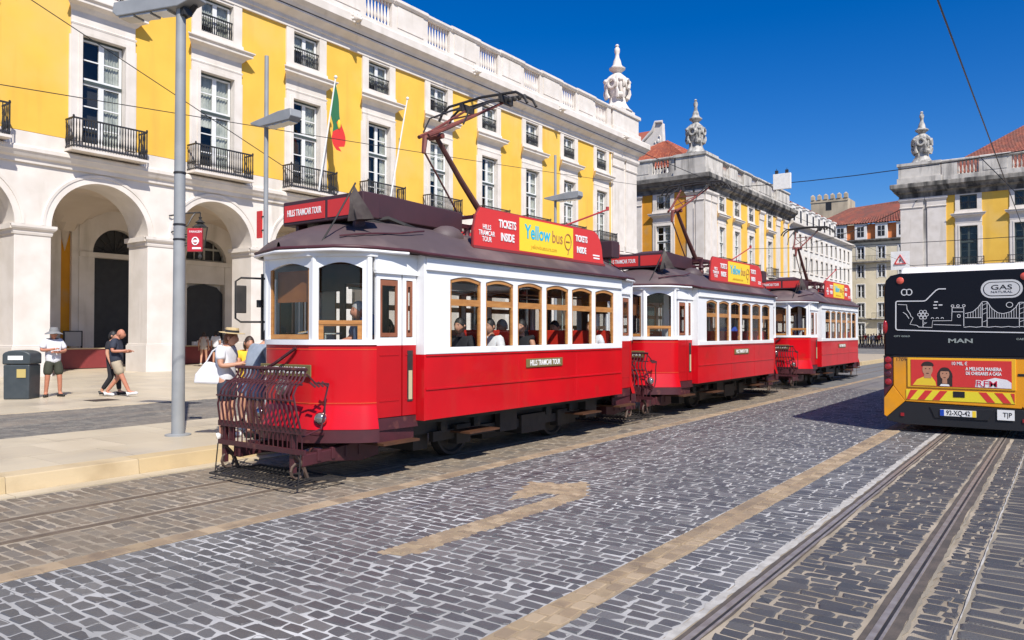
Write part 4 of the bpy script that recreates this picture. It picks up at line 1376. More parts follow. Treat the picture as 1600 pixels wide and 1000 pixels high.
for en, PL in ((-1, PLAN), (1, mir(PLAN))):
    nm = 'front' if en < 0 else 'rear'
    b = MB(); strip(b, PL, .95, 1.70, 0, 0); tp('front_panel', b, RED, smooth=35)
    b = MB(); strip(b, PL, 1.640, 1.648, .004, .004); strip(b, PL, .975, .983, .004, .004)
    tp('panel_trim', b, mat('orange_pinstripe', (.62, .09, .02), .4))
    b = MB(); strip(b, PL, .66, .95, .075, .0, .05); tp('skirt', b, RED, smooth=35)
    b = MB(); strip(b, PL, .50, .655, .085, .085, .08); tp('bumper', b, MAROON, smooth=35)
    b = MB(); strip(b, PL, 1.70, 1.765, .02, .02, .06); tp('window_sill', b, WHITE, smooth=35)
    # posts at the corners of the three windows; arched header
    def lin(P, Q, t):
        return (P[0] + (Q[0] - P[0]) * t, P[1] + (Q[1] - P[1]) * t)
    s_ = lambda p: (p[0], p[1] if en < 0 else -p[1])
    A, B, C_, D = (.985, -3.525), (.46, -3.955), (-.46, -3.955), (-.985, -3.525)
    b = MB()
    faces = [(A, B), (B, C_), (C_, D)]
    WINS = []
    for P, Q in faces:
        L_ = math.hypot(Q[0] - P[0], Q[1] - P[1])
        dx, dy = (Q[0] - P[0]) / L_, (Q[1] - P[1]) / L_
        nx, ny = dy, -dx
        if nx * (P[0] + Q[0]) + ny * (P[1] + Q[1]) < 0: nx, ny = -nx, -ny
        def F(u, n, z, P=P, dx=dx, dy=dy, nx=nx, ny=ny):
            x, y = P[0] + dx * u + nx * n, P[1] + dy * u + ny * n
            return (x, y if en < 0 else -y, z)
        pw = .07
        q = MB(F)
        q.box(0, pw, -.05, 0, 1.765, 2.9); q.box(L_ - pw, L_, -.05, 0, 1.765, 2.9)
        n = 10
        a0, a1 = pw, L_ - pw
        P2 = [(a1, 2.9), (a0, 2.9), (a0, 2.655)] + [(a0 + (a1 - a0) * i / n, 2.655 + .075 * math.sin(math.pi * i / n)) for i in range(1, n)] + [(a1, 2.655)]
        q.extr(P2, lambda u, z: (u, -.05, z), lambda u, z: (u, 0, z))
        b.v, b.f, b.m = b.v, b.f, b.m
        k = len(b.v); b.v.extend(q.v); b.f.extend([tuple(j + k for j in f) for f in q.f]); b.m.extend(q.m)
        WINS.append((F, a0, a1))
    for P in (A, B, C_, D):
        p = s_(P)
        b.lathe([(.04, 1.765), (.04, 2.9)], (p[0], p[1] * .994, 0), 8)
    tp('front_posts', b, WHITE, smooth=30)
    for wi, (F, a0, a1) in enumerate(WINS):
        f = MB(F)
        t = .035
        if wi == 1:
            f.box(a0, a0 + t, -.045, -.012, 1.77, 2.66); f.box(a1 - t, a1, -.045, -.012, 1.77, 2.66)
            f.box(a0 + t, a1 - t, -.045, -.012, 1.77, 1.83)
        else:
            f.box(a0, a1, -.05, -.0, 1.955, 2.005); f.box(a0, a0 + .06, -.045, -.008, 1.77, 1.955); f.box(a1 - .06, a1, -.045, -.008, 1.77, 1.955)
            f.box(a0 + .06, a1 - .06, -.045, -.012, 1.935, 1.955)
        w = tp('window', f, WOOD)
        g = MB(F); g.box(a0 + t, a1 - t, -.03, -.026, 1.77, 2.66); g.box(a0 + .08, a1 - .08, -.03, -.026, 2.66, 2.70); tp('pane', g, TGLASS, w)
        if wi == 1:
            g = MB(F); g.box(a0 + .12, a1 - .04, -.11, -.09, 2.24, 2.64); tp('roller_blind', g, WOOD_D if False else mat('orange_blind', (.30, .11, .03), .7, col2=(.24, .085, .025), nscale=4), w)
    b = MB(); strip(b, PL, 2.80, 2.90, .03, .05, .08); tp('canopy_fascia', b, WHITE, smooth=35)

# ---- roof shell
b = MB()
NX, NY = 14, 36
def halfw(y):
    a = abs(y)
    if a <= 2.75: return 1.27
    t = min(1, (a - 2.75) / (4.12 - 2.75))
    return 1.27 - .17 * min(1, t * 4) * 1.0 - 1.06 * (1 - math.sqrt(max(0, 1 - max(0, (t - .25) / .75) ** 2.6)))
def crown(y):
    a = abs(y)
    t = max(0, (a - 2.2) / (4.12 - 2.2))
    return .52 * (1 - t ** 2.4 * .86)
rows = []
for j in range(NY + 1):
    y = -4.12 + 8.24 * j / NY
    row = []
    w, h = max(halfw(y), .03), crown(y)
    for i in range(NX + 1):
        s = -1 + 2 * i / NX
        row.append((s * w, y, 2.89 + h * (1 - abs(s) ** 2.3) + .03 * (abs(y) > 2.75)))
    rows.append(row)
vs = [p for r in rows for p in r]
fs = [(j * (NX + 1) + i, j * (NX + 1) + i + 1, (j + 1) * (NX + 1) + i + 1, (j + 1) * (NX + 1) + i) for j in range(NY) for i in range(NX)]
b.add(vs, fs)
nv = len(vs)
b.add([(x * .995, y * .995, z - .045) for x, y, z in vs], [f[::-1] for f in fs])
edge = [j * (NX + 1) + NX for j in range(NY + 1)] + [j * (NX + 1) for j in range(NY, -1, -1)]
for i in range(len(edge)):
    a, c = edge[i], edge[(i + 1) % len(edge)]
    b.f.append((a, c, c + nv, a + nv)); b.m.append(0)
tp('roof', b, ROOFM, smooth=45)
rim = [vs[i] for i in edge]
b = MB(); b.tube([(x * 1.004, y * 1.003, z - .012) for x, y, z in rim] + [(rim[0][0] * 1.004, rim[0][1] * 1.003, rim[0][2] - .012)], .022, 6); tp('roof_gutter', b, MAROON, smooth=60)
for en in (-1, 1):
    b = MB()
    P = [(x * 1.004, y * 1.004, z - .052) for x, y, z in rim if y * en > 2.76]
    P.sort(key=lambda p: math.atan2(p[0], en * p[1]))
    b.tube(P, .022, 6)
    tp('canopy_edge', b, WHITE, smooth=60)
b = MB()   # raised roof mouldings over the platform
for sg in (1, -1):
    for en in (-1, 1):
        pts = []
        for i in range(9):
            y = en * (3.75 - .17 * i); w = halfw(y); s = .78 if i < 5 else .78 - .03 * (i - 5)
            pts.append((sg * s * w, y, 2.935 + crown(y) * (1 - s ** 2.3) + .012))
        b.tube(pts, .012, 5)
tp('drip_strip', b, MAROON)
# ---- interior: floor, ceiling, bulkheads, seats, grab poles
b = MB(); b.box(-1.14, 1.14, -2.68, 2.68, .70, .76); b.box(-.95, .95, -3.5, -2.7, .64, .70); b.box(-.95, .95, 2.7, 3.5, .64, .70); b.box(-.45, .45, -3.9, -3.5, .64, .70); b.box(-.45, .45, 3.5, 3.9, .64, .70); tp('floor', b, WOOD_D)
b = MB(); b.box(-1.1, 1.1, -2.68, 2.68, 2.76, 2.80); tp('ceiling', b, mat('cream_ceiling', (.30, .24, .16), .7))
b = MB()
for en in (-1, 1):
    y0, y1 = sorted((en * 2.70, en * 2.66))
    for sg in (-1, 1):
        xa, xb_ = sorted((sg * .38, sg * 1.145))
        b.box(xa, xb_, y0, y1, .76, 1.7); b.box(xa, xb_, y0, y1, 2.45, 2.9)
        a2, b2 = sorted((sg * .38, sg * .48)); b.box(a2, b2, y0, y1, 1.7, 2.45)
        a2, b2 = sorted((sg * 1.0, sg * 1.145)); b.box(a2, b2, y0, y1, 1.7, 2.45)
    b.box(-.38, .38, y0, y1, 2.55, 2.9)
tp('bulkhead', b, WOOD_D)
b = MB()
for en in (-1, 1):   # white return of the wider saloon beside the platform
    y0, y1 = sorted((en * 2.70, en * 2.735))
    for sg in (-1, 1):
        xa, xb_ = sorted((sg * 1.0, sg * SX))
        b.box(xa, xb_, y0, y1, 1.566, 2.87)
tp('saloon_end', b, WHITE)
b = MB()
for en in (-1, 1):
    y0, y1 = sorted((en * 2.70, en * 2.735))
    for sg in (-1, 1):
        xa, xb_ = sorted((sg * 1.0, sg * SX))
        b.box(xa, xb_, y0, y1, .70, 1.565)
tp('saloon_end', b, RED)
seat_m = None
for k in range(6):
    for sx in (-.72, .72):
        y = -1.72 + .76 * k
        b = MB()
        b.box(sx - .34, sx + .34, y - .05, y + .36, 1.08, 1.19)
        b.prof_x([(y + .34, 1.15), (y + .42, 1.15), (y + .47, 1.88), (y + .41, 1.90)], sx - .34, sx + .34)
        b.box(sx - .05, sx + .05, y + .05, y + .3, .76, 1.08)
        tp('seat', b, SEATM, bevel=.02)
b = MB()
for sx in (-.4, .4):
    b.tube([(sx, -2.6, 2.5), (sx, 2.6, 2.5)], .016, 6)
    for y in (-1.3, .3, 1.9): b.tube([(sx, y, .76), (sx, y, 2.75)], .016, 6)
tp('grab_rail', b, CHROME)
b = MB(); b.box(-.5, .35, -3.72, -3.5, .7, 1.55); b.lathe([(.16, 1.55), (.16, 1.74), (.1, 1.78)], (-.25, -3.6, 0), 12); b.tube([(-.25, -3.6, 1.78), (-.25, -3.6, 1.84), (.0, -3.66, 1.86)], .018, 6); b.tube([(.3, -3.62, 1.55), (.3, -3.62, 1.72)], .02, 6)
b.tube([(.3 + .2 * math.cos(k * .63), -3.62 + .2 * math.sin(k * .63), 1.84) for k in range(11)], .014, 5); b.tube([(.1, -3.62, 1.84), (.5, -3.62, 1.84)], .012, 4); b.tube([(.3, -3.82, 1.84), (.3, -3.42, 1.84)], .012, 4); b.tube([(.3, -3.62, 1.72), (.3, -3.62, 1.84)], .02, 6)
tp('driver_console', b, CHROME, smooth=40)
b = MB(); b.box(.28, .34, -2.655, -2.62, .76, 2.5); b.box(.5, .62, -3.02, -2.98, .7, 2.72); tp('cab_partition', b, WHITE)
# ---- underframe, truck, wheels
b = MB()
b.box(-.62, .62, -3.3, 3.3, .42, .62); b.box(-.85, .85, -2.6, 2.6, .60, .69)
for sx in (-.66, .66):
    b.box(sx - .04, sx + .04, -2.0, 2.0, .30, .44)
    for y in (-1.37, 1.37):
        b.box(sx - .08, sx + .08, y - .16, y + .16, .22, .50)
        for k in (-.38, .38): b.lathe([(.07, .42), (.08, .5), (.07, .6)], (sx, y + k, 0), 8)
b.box(-.4, .4, -.5, .5, .15, .45); b.box(.4, .75, .1, .8, .2, .5); b.box(-.5, .5, -2.2, -1.9, .18, .5); b.box(-.5, .5, 1.9, 2.2, .18, .5)
b.box(.70, .80, -.55, -.1, .3, .6); b.box(.62, .78, 2.1, 2.5, .28, .62)
tp('truck', b, BLACKM)
for y in (-1.37, 1.37):
    for sx in (-.47, .47):
        b = MB()
        b.lathe([(.02, -.05), (.12, -.07), (.14, -.03), (.30, -.02), (.33, -.06), (.37, -.06), (.40, .04), (.40, .06), (.33, .06), (.30, .02), (.14, .03), (.12, .06), (.02, .05)], (0, 0, 0), 20)
        b.v = [(sx + v[2] * (1 if sx < 0 else -1), y + v[0], .40 + v[1]) for v in b.v]
        tp('wheel', b, BLACKM, smooth=40)
for y0, y1 in ((-1.75, -1.05), (1.35, 2.0)):
    b = MB(); b.box(.80, 1.17, y0, y1, .42, .445); tp('step_board', b, WOOD_D)
# bumper beams / coupler arms
for en in (-1, 1):
    b = MB()
    for sx in (-.62, .62):
        b.prof_x([(en * 3.05, .52), (en * 3.05, .26), (en * 3.35, .22), (en * 3.9, .28), (en * 4.28, .26), (en * 4.28, .40), (en * 3.9, .42)], sx - .07, sx + .07)
        for k in range(4): b.box(sx - .085, sx + .085, min(en * (3.35 + .22 * k), en * (3.41 + .22 * k)), max(en * (3.35 + .22 * k), en * (3.41 + .22 * k)), .30, .45)
    b.box(-.62, .62, min(en * 3.25, en * 3.1), max(en * 3.25, en * 3.1), .28, .42)
    tp('coupler_beam', b, MAROON, bevel=.01)
# ---- lifeguard gate and tray at the front (and folded at the rear)
def fender(en, y0):
    Y = lambda y: en * y
    b = MB()
    zt, zm, zl = 1.41, .70, .46
    b.tube([(-.70, Y(y0 - .05), zt), (.70, Y(y0 - .05), zt)], .022, 6)
    b.box(-.82, .89, min(Y(y0 + .10), Y(y0 + .13)), max(Y(y0 + .10), Y(y0 + .13)), zm - .035, zm + .035)
    b.box(-.82, .89, min(Y(y0 + .10), Y(y0 + .13)), max(Y(y0 + .10), Y(y0 + .13)), zl - .03, zl + .03)
    for sx in (-.74, .62):
        b.box(sx - .035, sx + .035, min(Y(y0 + .05), Y(y0 + .10)), max(Y(y0 + .05), Y(y0 + .10)), .20, .72)
    b.box(-.62, -.56, min(Y(y0 + .05), Y(y0 + .10)), max(Y(y0 + .05), Y(y0 + .10)), zl, zm) 
    fr = tp('fender_frame', b, MAROON, bevel=0)
    for i in range(19):
        f = -1 + 2 * i / 18
        q = MB()
        xt, xb2 = .66 * f + .02, .80 * f + .03
        pts = [(xt, Y(y0 - .05), zt), (xt, Y(y0 - .045), 1.34), (xt * 1.01, Y(y0 + .0), 1.27), (xt * 1.04, Y(y0 + .10), 1.22), (xt * 1.08, Y(y0 + .17), 1.12), (xb2 * .97, Y(y0 + .18), .95), (xb2, Y(y0 + .13), .70)]
        q.tube(pts, .0135, 5); tp('bar', q, MAROON, fr)
        q = MB(); q.tube([(xb2, Y(y0 + .115), .70), (xb2, Y(y0 + .115), .44)], .008, 4); tp('bar', q, MAROON, fr)
    q = MB()
    for z, yy in ((1.24, .06), (1.06, .19)):
        q.tube([(-.76, Y(y0 + yy), z), (.76, Y(y0 + yy), z)], .012, 5)
    for sx in (-.74, .74):    # side brackets curling back to the body
        q.tube([(sx * .95, Y(y0 - .05), 1.36), (sx * 1.0, Y(y0 - .15), 1.25), (sx * 1.02, Y(y0 - .34), 1.23)], .012, 5)
        q.tube([(sx * 1.02, Y(y0 - .34), 1.23), (sx * 1.03, Y(y0 - .28), 1.05), (sx * 1.05, Y(y0 - .26), .85), (sx * 1.05, Y(y0 - .2), .70), (sx * 1.1, Y(y0 + .1), .64)], .012, 5)
        for k in range(4):
            q.tube([(sx * .98, Y(y0 - .08 - .06 * k), 1.26), (sx * 1.04, Y(y0 - .13 - .06 * k), 1.20)], .014, 5)
        q.tube([(sx, Y(y0 + .12), .70), (sx * .9, Y(y0 - .25), .62), (sx * .8, Y(y0 - .5), .60)], .022, 5)
    tp('bracket', q, MAROON, fr)
    # ground tray of curved slats
    q = MB()
    t0, t1 = y0 - .52, y0 + .24
    q.tube([(-.82, Y(t1), .07), (.86, Y(t1), .07)], .016, 5); q.tube([(-.82, Y(t0), .07), (.86, Y(t0), .07)], .016, 5)
    for sx in (-.82, 0, .86): q.tube([(sx, Y(t1), .07), (sx, Y(t0), .07)], .014, 5)
    for sx in (-.80, .84): q.tube([(sx, Y(t1 - .06), .06), (sx, Y(t1 - .1), .44)], .008, 4)
    for k in range(3):
        yy = t1 - .17 - .18 * k
        q.tube([(-.82, Y(yy), .075), (.86, Y(yy), .075)], .009, 4)
    for i in range(22):
        sx = -.80 + 1.64 * i / 21
        q.tube([(sx, Y(t1), .07), (sx + .02, Y(t1 - .12), .11), (sx, Y(t1 - .3), .12), (sx - .02, Y(t0 + .2), .08), (sx, Y(t0), .07)], .008, 4)
    tp('ground_tray', q, BLACKM, fr)
    q = MB()
    for sx in (-.72, .66):
        q.tube([(sx, Y(y0 + .1), .42), (sx, Y(y0 - .02), .3), (sx, Y(y0 - .1), .12)], .025, 5)
        ring = [(sx + .0, Y(y0 + .05 + .09 * math.cos(k * .63)), .22 + .09 * math.sin(k * .63)) for k in range(11)]
        q.tube(ring, .018, 5)
    tp('hanger', q, RUST, fr)
fender(-1, 4.29)
fender(1, 4.0)
for en in (-1, 1):
    for sx in ((.60, -.60)):
        b = MB()
        b.lathe([(.078, .0), (.082, .03), (.07, .05), (.066, .05)], (0, 0, 0), 14)
        c = Vector((sx, en * 3.93, .80)); d = Vector((sx * .9, en * 1.0, 0)).normalized()
        u = Vector((0, 0, 1)); w = d.cross(u)
        tr_ = lambda v: tuple(c + u * v[0] + w * v[1] + d * v[2])
        b.v = [tr_(v) for v in b.v]
        h = tp('headlight', b, CHROME, smooth=40)
        g = MB(); g.ball((0, 0, .045), (.064, .064, .025), 12); g.v = [tr_(v) for v in g.v]; tp('lens', g, LAMPCL, h, smooth=60)
    b = MB(); b.lathe([(.13, -.06), (.14, .04), (.12, .06)], (0, 0, 0), 14); b.v = [(v[0], en * (4.0 + v[2]), 1.16 + v[1]) for v in b.v]
    h = tp('headlight', b, MAROON, smooth=40)
    g = MB(); g.ball((0, 0, 0), (.11, .11, .05), 12); g.v = [(v[0], en * (4.06 + v[2]), 1.16 + v[1]) for v in g.v]; tp('lens', g, LAMPCL, h, smooth=60)
    # name plate
    b = MB(); y = en * 4.0
    b.box(-.50, .50, min(y, y + en * .018), max(y, y + en * .018), 1.305, 1.455)
    np_ = tp('name_plate', b, OLIVE, bevel=.008)
    text('HILLS TRAMCAR TOUR', (0, y + en * .021, 1.378), (-en, 0, 0), (0, 0, 1), .115, LETTER, np_, True, xs=.70, bold=.002)
    # route box with two red panels
    y0 = en * 3.43
    b = MB(); ya_, yb_ = sorted((y0, y0 - en * .30)); b.box(-.82, .78, ya_, yb_, 3.33, 3.66)
    bx = tp('route_box', b, ROOFBOX, bevel=.015)
    for (xa, xb_, tx) in ((-.78, .06, 1), (.12, .72, 0)):
        if en < 0: pass
        else: xa, xb_ = -xb_, -xa
        q = MB(); ya_, yb_ = sorted((y0, y0 + en * .008)); q.box(xa, xb_, ya_, yb_, 3.375, 3.605); p = tp('route_panel', q, SIGNRED_D if en > 0 else SIGNRED, bx)
        cx = (xa + xb_) / 2
        if tx: text('HILLS TRAMCAR TOUR', (cx, y0 + en * .011, 3.49), (-en, 0, 0), (0, 0, 1), .125, LETTER, bx, True, xs=.55, bold=.002)
        else:
            for i_, s_t in enumerate(('CITY SIGHTSEEING', 'DAILY TOURS')): pass
    for sx in (-.6, .55):
        q = MB(); q.box(sx - .03, sx + .03, min(en * 3.36, en * 3.2), max(en * 3.36, en * 3.2), 3.10, 3.329); tp('box_bracket', q, MAROON, bx)
for sg in (1, -1):
    b = MB(); xa, xb_ = sorted((sg * SX, sg * (SX + .02))); b.box(xa, xb_, -.42, .62, 1.31, 1.445)
    np_ = tp('name_plate', b, OLIVE, bevel=.008)
    text('HILLS TRAMCAR TOUR', (sg * (SX + .0225), .10, 1.376), (0, sg, 0), (0, 0, 1), .12, LETTER, np_, True, xs=.70, bold=.002)
    # long advertising board along the roof edge
    n = 6
    y0, y1, zb, zt = -1.47, 2.36, 3.13, 3.70
    P = [(y0, zb), (y1, zb)] + [(y1 - .05 - .34 * (1 - math.cos(math.pi / 2 * i / n)), zb + .14 + (zt - zb - .14) * math.sin(math.pi / 2 * i / n)) for i in range(n + 1)] + [(y0 + .16, zt), (y0 + .06, zt - .12), (y0 + .0, zb + .22)]
    xb = sg * .99
    bd = MB(); bd.prof_x(P, xb - .03, xb + .03)
    bo = tp('roof_board', bd, SIGNRED)
    rim_ = MB(); rim_.tube([(xb, y, z) for y, z in P[1:]] + [(xb, *P[0])], .02, 5); rim_.box(xb - .04, xb + .045, y0 - .03, y1 + .03, zb - .04, zb); tp('board_frame', rim_, mat('board_edge', (.22, .03, .03), .5), bo)
    q = MB(); xo = xb + sg * .031
    ya_, yb_ = (-.34, 1.27) if sg > 0 else (-.34, 1.27)
    q.box(min(xo, xo + sg * .004), max(xo, xo + sg * .004), ya_, yb_, zb + .02, zt - .03); tp('yellow_panel', q, SIGNYEL, bo)
    xt = xo + sg * .007; r_ = (0, sg, 0)
    yy = lambda v: v if sg > 0 else (y0 + y1 - v)
    text('Yellow', (xt, .17 if sg > 0 else .71, 3.46), r_, (0, 0, 1), .31, CYAN, bo, True, xs=.84, bold=.007)
    text('bus', (xt, .76 if sg > 0 else .10, 3.45), r_, (0, 0, 1), .29, mat('brown_lettering', (.40, .17, .06), .5), bo, True, xs=.85, bold=.002)
    text('yellowbustours.com', (xt, .36, 3.24), r_, (0, 0, 1), .10, mat('amber_lettering', (.62, .33, .03), .5), bo, True, xs=.95)
    ring = MB(); cy = 1.09 if sg > 0 else -.18
    ring.tube([(xt, cy + .105 * math.cos(k * .4), 3.42 + .135 * math.sin(k * .4)) for k in range(17)], .011, 4)
    ring.tube([(xt, cy - .06, 3.42), (xt, cy + .06, 3.42)], .012, 4); ring.tube([(xt, cy + .02, 3.28), (xt, cy + .0, 3.2)], .011, 4)
    tp('round_emblem', ring, mat('brown_lettering', (.40, .17, .06), .5), bo)
    for cy in ((-.66, 1.55) if sg > 0 else (-.60, 1.55)):
        sc = .165 if cy < 0 else .15
        text('TICKETS', (xt, cy, 3.51), r_, (0, 0, 1), sc, LETTER, bo, True, xs=.72, bold=.005)
        text('INSIDE', (xt, cy, 3.31), r_, (0, 0, 1), sc, LETTER, bo, True, xs=.72, bold=.005)
    cy = -1.18 if sg > 0 else -1.15
    for i_, s_t in enumerate(('HILLS', 'TRAMCAR', 'TOUR')):
        text(s_t, (xt, cy, 3.42 - .09 * i_), r_, (0, 0, 1), .105, LETTER, bo, True, xs=.8, bold=.001)
    q = MB()
    for k in range(2): q.box(min(xo, xo + sg * .003), max(xo, xo + sg * .003), 1.98 - .02 * k, 2.2, 3.20 + .05 * k, 3.225 + .05 * k)
    tp('small_print', q, LETTER, bo)
    q = MB()
    for y in (-1.2, -.1, 1.0, 2.1): q.box(min(xb - sg * .03, xb - sg * .4), max(xb - sg * .03, xb - sg * .4), y - .02, y + .02, 3.16, 3.2); q.tube([(xb - sg * .03, y, 3.6), (xb - sg * .5, y, 3.3)], .012, 4)
    tp('board_stay', q, MAROON, bo)
# ---- roof equipment
b = MB(); b.prof_x([(-3.05, 3.44), (-.85, 3.44), (-.85, 3.74), (-2.6, 3.79), (-3.05, 3.70)], -.28, .28); b.box(-.22, .22, -2.9, -1.0, 3.36, 3.46)
tp('roof_locker', b, ROOFBOX, bevel=.015)
b = MB(); b.ball((.56, -1.55, 3.24), (.24, .30, .20), 14, k=8); tp('vent_dome', b, ROOFM, smooth=80)
b = MB(); b.tube([(.2, -2.7, 3.42), (.3, -2.5, 3.46), (.42, -2.3, 3.38), (.5, -2.0, 3.3)], .03, 6); b.tube([(-.1, -3.0, 3.42), (.25, -2.85, 3.4), (.38, -2.6, 3.34)], .025, 6); tp('roof_cable', b, BLACKM)
b = MB()
for sx in (-.45, .45):
    b.box(sx - .04, sx + .04, -.75, 1.05, 3.66, 3.73)
    for y in (-.7, .15, 1.0): b.lathe([(.05, 3.32), (.07, 3.4), (.045, 3.45), (.07, 3.5), (.045, 3.55), (.06, 3.66)], (sx, y, 0), 8)
for y in (-.7, .15, 1.0): b.box(-.45, .45, y - .035, y + .035, 3.67, 3.72)
tp('pantograph_base', b, MAROON, smooth=40)
RUSTR = mat('red_oxide_paint', (.20, .05, .035), .6, col2=(.12, .035, .028), nscale=8)
b = MB()
b.tube([(-.28, .15, 3.74), (.28, .15, 3.74)], .05, 8)
b.tube([(0, .10, 3.76), (0, -.55, 4.33), (0, -1.16, 4.93)], [.06, .05, .04], 8)
b.tube([(0, -.62, 3.78), (0, -1.45, 4.66)], .016, 6)
b.box(-.1, .1, -.0, .3, 3.7, 3.86)
tp('lower_arm', b, RUSTR if False else mat('brown_oxide', (.12, .045, .035), .6, col2=(.08, .03, .025), nscale=8), smooth=40)
b = MB()
b.tube([(-.14, -1.16, 4.93), (.14, -1.16, 4.93)], .045, 8)
b.tube([(0, -1.45, 4.62), (0, -1.42, 4.86), (0, -1.16, 4.95)], [.035, .05, .04], 6)
for sx in (-1, 1):
    b.tube([(sx * .10, -1.45, 4.88), (sx * .16, -1.1, 5.05), (sx * .42, .10, 5.72)], [.03, .028, .02], 6)
b.tube([(-.3, -.5, 5.4), (.3, -.5, 5.4)], .015, 5); b.tube([(-.16, -1.1, 5.05), (.3, -.5, 5.4)], .012, 5); b.tube([(.16, -1.1, 5.05), (-.3, -.5, 5.4)], .012, 5)
tp('upper_arm', b, RUSTR, smooth=40)
b = MB()
for yy in (-.02, .24):
    b.tube([(-.95, yy, 5.58), (-.88, yy, 5.70), (-.72, yy, 5.80), (0, yy, 5.84), (.72, yy, 5.80), (.88, yy, 5.70), (.95, yy, 5.58)], .024, 6)
for sx in (-.42, .42):
    b.box(sx - .03, sx + .03, -.06, .28, 5.68, 5.80)
    b.tube([(sx, -.75, 5.40), (sx, -.3, 5.62), (sx, .05, 5.74)], .018, 5)
    b.tube([(sx, -1.0, 5.10), (sx, -.85, 5.36), (sx, -.6, 5.48), (sx, .0, 5.76)], .014, 5)
for k in range(5):
    b.ball((.80 - .10 * k, .11, 5.74), .045, 6, k=4)
tp('collector_head', b, BLACKM, smooth=40)
b = MB(); b.tube([(0, 1.7, 3.42), (0, 2.5, 3.92), (0, 4.35, 4.5)], .018, 6); b.lathe([(.12, 3.36), (.12, 3.46), (.05, 3.5), (.05, 3.62)], (0, 1.75, 0), 10); b.lathe([(.035, 4.48), (.035, 4.56)], (0, 4.35, 0), 8); tp('trolley_pole', b, mat('red_pole_paint', (.38, .03, .03), .5))
b = MB()
for y in (1.3, 1.55, 1.8):
    b.lathe([(.03, 3.38), (.05, 3.44), (.03, 3.5), (.05, 3.56), (.03, 3.62)], (.4, y, 0), 8)
b.tube([(.4, 1.0, 3.66), (.4, 1.9, 3.64)], .02, 6); b.tube([(.42, 1.9, 3.64), (.7, 2.6, 3.4)], .015, 6)
tp('insulator', b, mat('grey_porcelain', (.20, .19, .18), .4))
b = MB(); b.box(-.28, .28, 2.2, 3.15, 3.40, 3.62); tp('roof_locker', b, ROOFBOX, bevel=.015)
# ---- mirror frame on the far front corner and wiper, corner pipe
b = MB()
c = (-.98, -3.62)
b.tube([(-1.0, -3.58, 2.60), (-1.22, -3.82, 2.61), (-1.27, -3.87, 2.56), (-1.27, -3.87, 2.05), (-1.22, -3.82, 2.00), (-1.0, -3.58, 2.00)], .014, 6)
mf = tp('mirror_frame', b, BLACKM)
b = MB(); b.prof_z([(-1.20, -3.92), (-1.16, -3.78), (-1.13, -3.79), (-1.17, -3.93)], 2.12, 2.50); tp('mirror', b, BLACKM, mf, bevel=.01)
b = MB(); b.tube([(-.96, -3.66, 1.75), (-.96, -3.66, 2.66)], .02, 6); b.lathe([(.05, 2.2), (.05, 2.3)], (-.98, -3.68, 0), 8); tp('corner_pipe', b, BLACKM)
b = MB(); b.tube([(.22, -4.02, 1.66), (-.10, -4.10, 1.46), (-.32, -4.14, 1.36)], .022, 6); tp('fender_handle', b, MAROON)
# ---- furled flag on the roof edge
b = MB(); b.tube([(.56, -3.92, 2.95), (.66, -3.78, 3.25), (.78, -3.55, 3.74)], .012, 5)
fl = tp('flag_staff', b, BLACKM)
b = MB()
vs, fs = [], []
for i in range(7):
    f = i / 6
    for j in range(6):
        g_ = j / 5
        top = Vector((.775, -3.56, 3.70)).lerp(Vector((.745, -3.62, 3.55)), f)
        low = Vector((.86, -3.40, 3.30)).lerp(Vector((.72, -3.62, 3.26)), f)
        p = top.lerp(low, g_); p.x += .05 * math.sin(f * 9 + g_ * 2) * g_; p.y += .05 * math.cos(f * 7) * g_
        vs.append(tuple(p))
for i in range(6):
    for j in range(5): fs.append((i * 6 + j, i * 6 + j + 1, (i + 1) * 6 + j + 1, (i + 1) * 6 + j))
b.add(vs, fs); tp('furled_flag', b, mat('dark_flag', (.045, .03, .03), .8, col2=(.10, .085, .075), nscale=5), fl, smooth=80)

# ---- the two trams behind are copies of the first, part by part
def copy_tree(o, parent=None):
    c = o.copy(); COL.objects.link(c)
    if parent: c.parent = parent
    for ch in list(o.children):
        copy_tree(ch, c)
    return c
TRAMS = [tram]
for dy, lab in ((9.1, 'middle red and white vintage tram, between the nearest tram and the farthest one'),
                (19.75, 'farthest red and white vintage tram, last of the line in front of the white building')):
    t = copy_tree(tram)
    t.location = TR1 + Vector((0, dy, 0))
    t['label'] = lab
    TRAMS.append(t)
FG = mat('flag_green', (.015, .12, .05), .8); FR = mat('flag_red', (.55, .02, .02), .8); FY = mat('flag_yellow', (.75, .5, .04), .8)
# ================================================================== BUS
bus = thing('city_bus', 'yellow and black city bus seen from behind with a red advertisement on its tail', 'bus', (-1.62, 15.9, 0))
def bp(name, b, m, parent=None, smooth=None, bevel=0):
    return b.build(name, m, parent or bus, local=True, smooth=smooth, bevel=bevel)
BL = 12.0
b = MB()
prof = [(-1.27, .34), (-1.27, 2.70), (-1.24, 2.84), (-1.16, 2.93), (-1.0, 2.965), (1.0, 2.965), (1.16, 2.93), (1.24, 2.84), (1.27, 2.70), (1.27, .34)]
b.extr(prof, lambda x, z: (x, .12, z), lambda x, z: (x, BL, z)); bp('body', b, BUSY, smooth=30)
b = MB()   # black glazed tail, slightly bowed
n = len(prof)
P = [(x, max(z, 1.42)) for x, z in prof]
P = [(-1.265, 1.42), (-1.262, 2.70), (-1.235, 2.84), (-1.155, 2.925), (-1.0, 2.96), (1.0, 2.96), (1.155, 2.925), (1.235, 2.84), (1.262, 2.70), (1.265, 1.42)]
b.extr(P, lambda x, z: (x * .985, .0, z - .0), lambda x, z: (x, .119, z)); bp('rear_glazing', b, BUSB, smooth=30, bevel=.02)
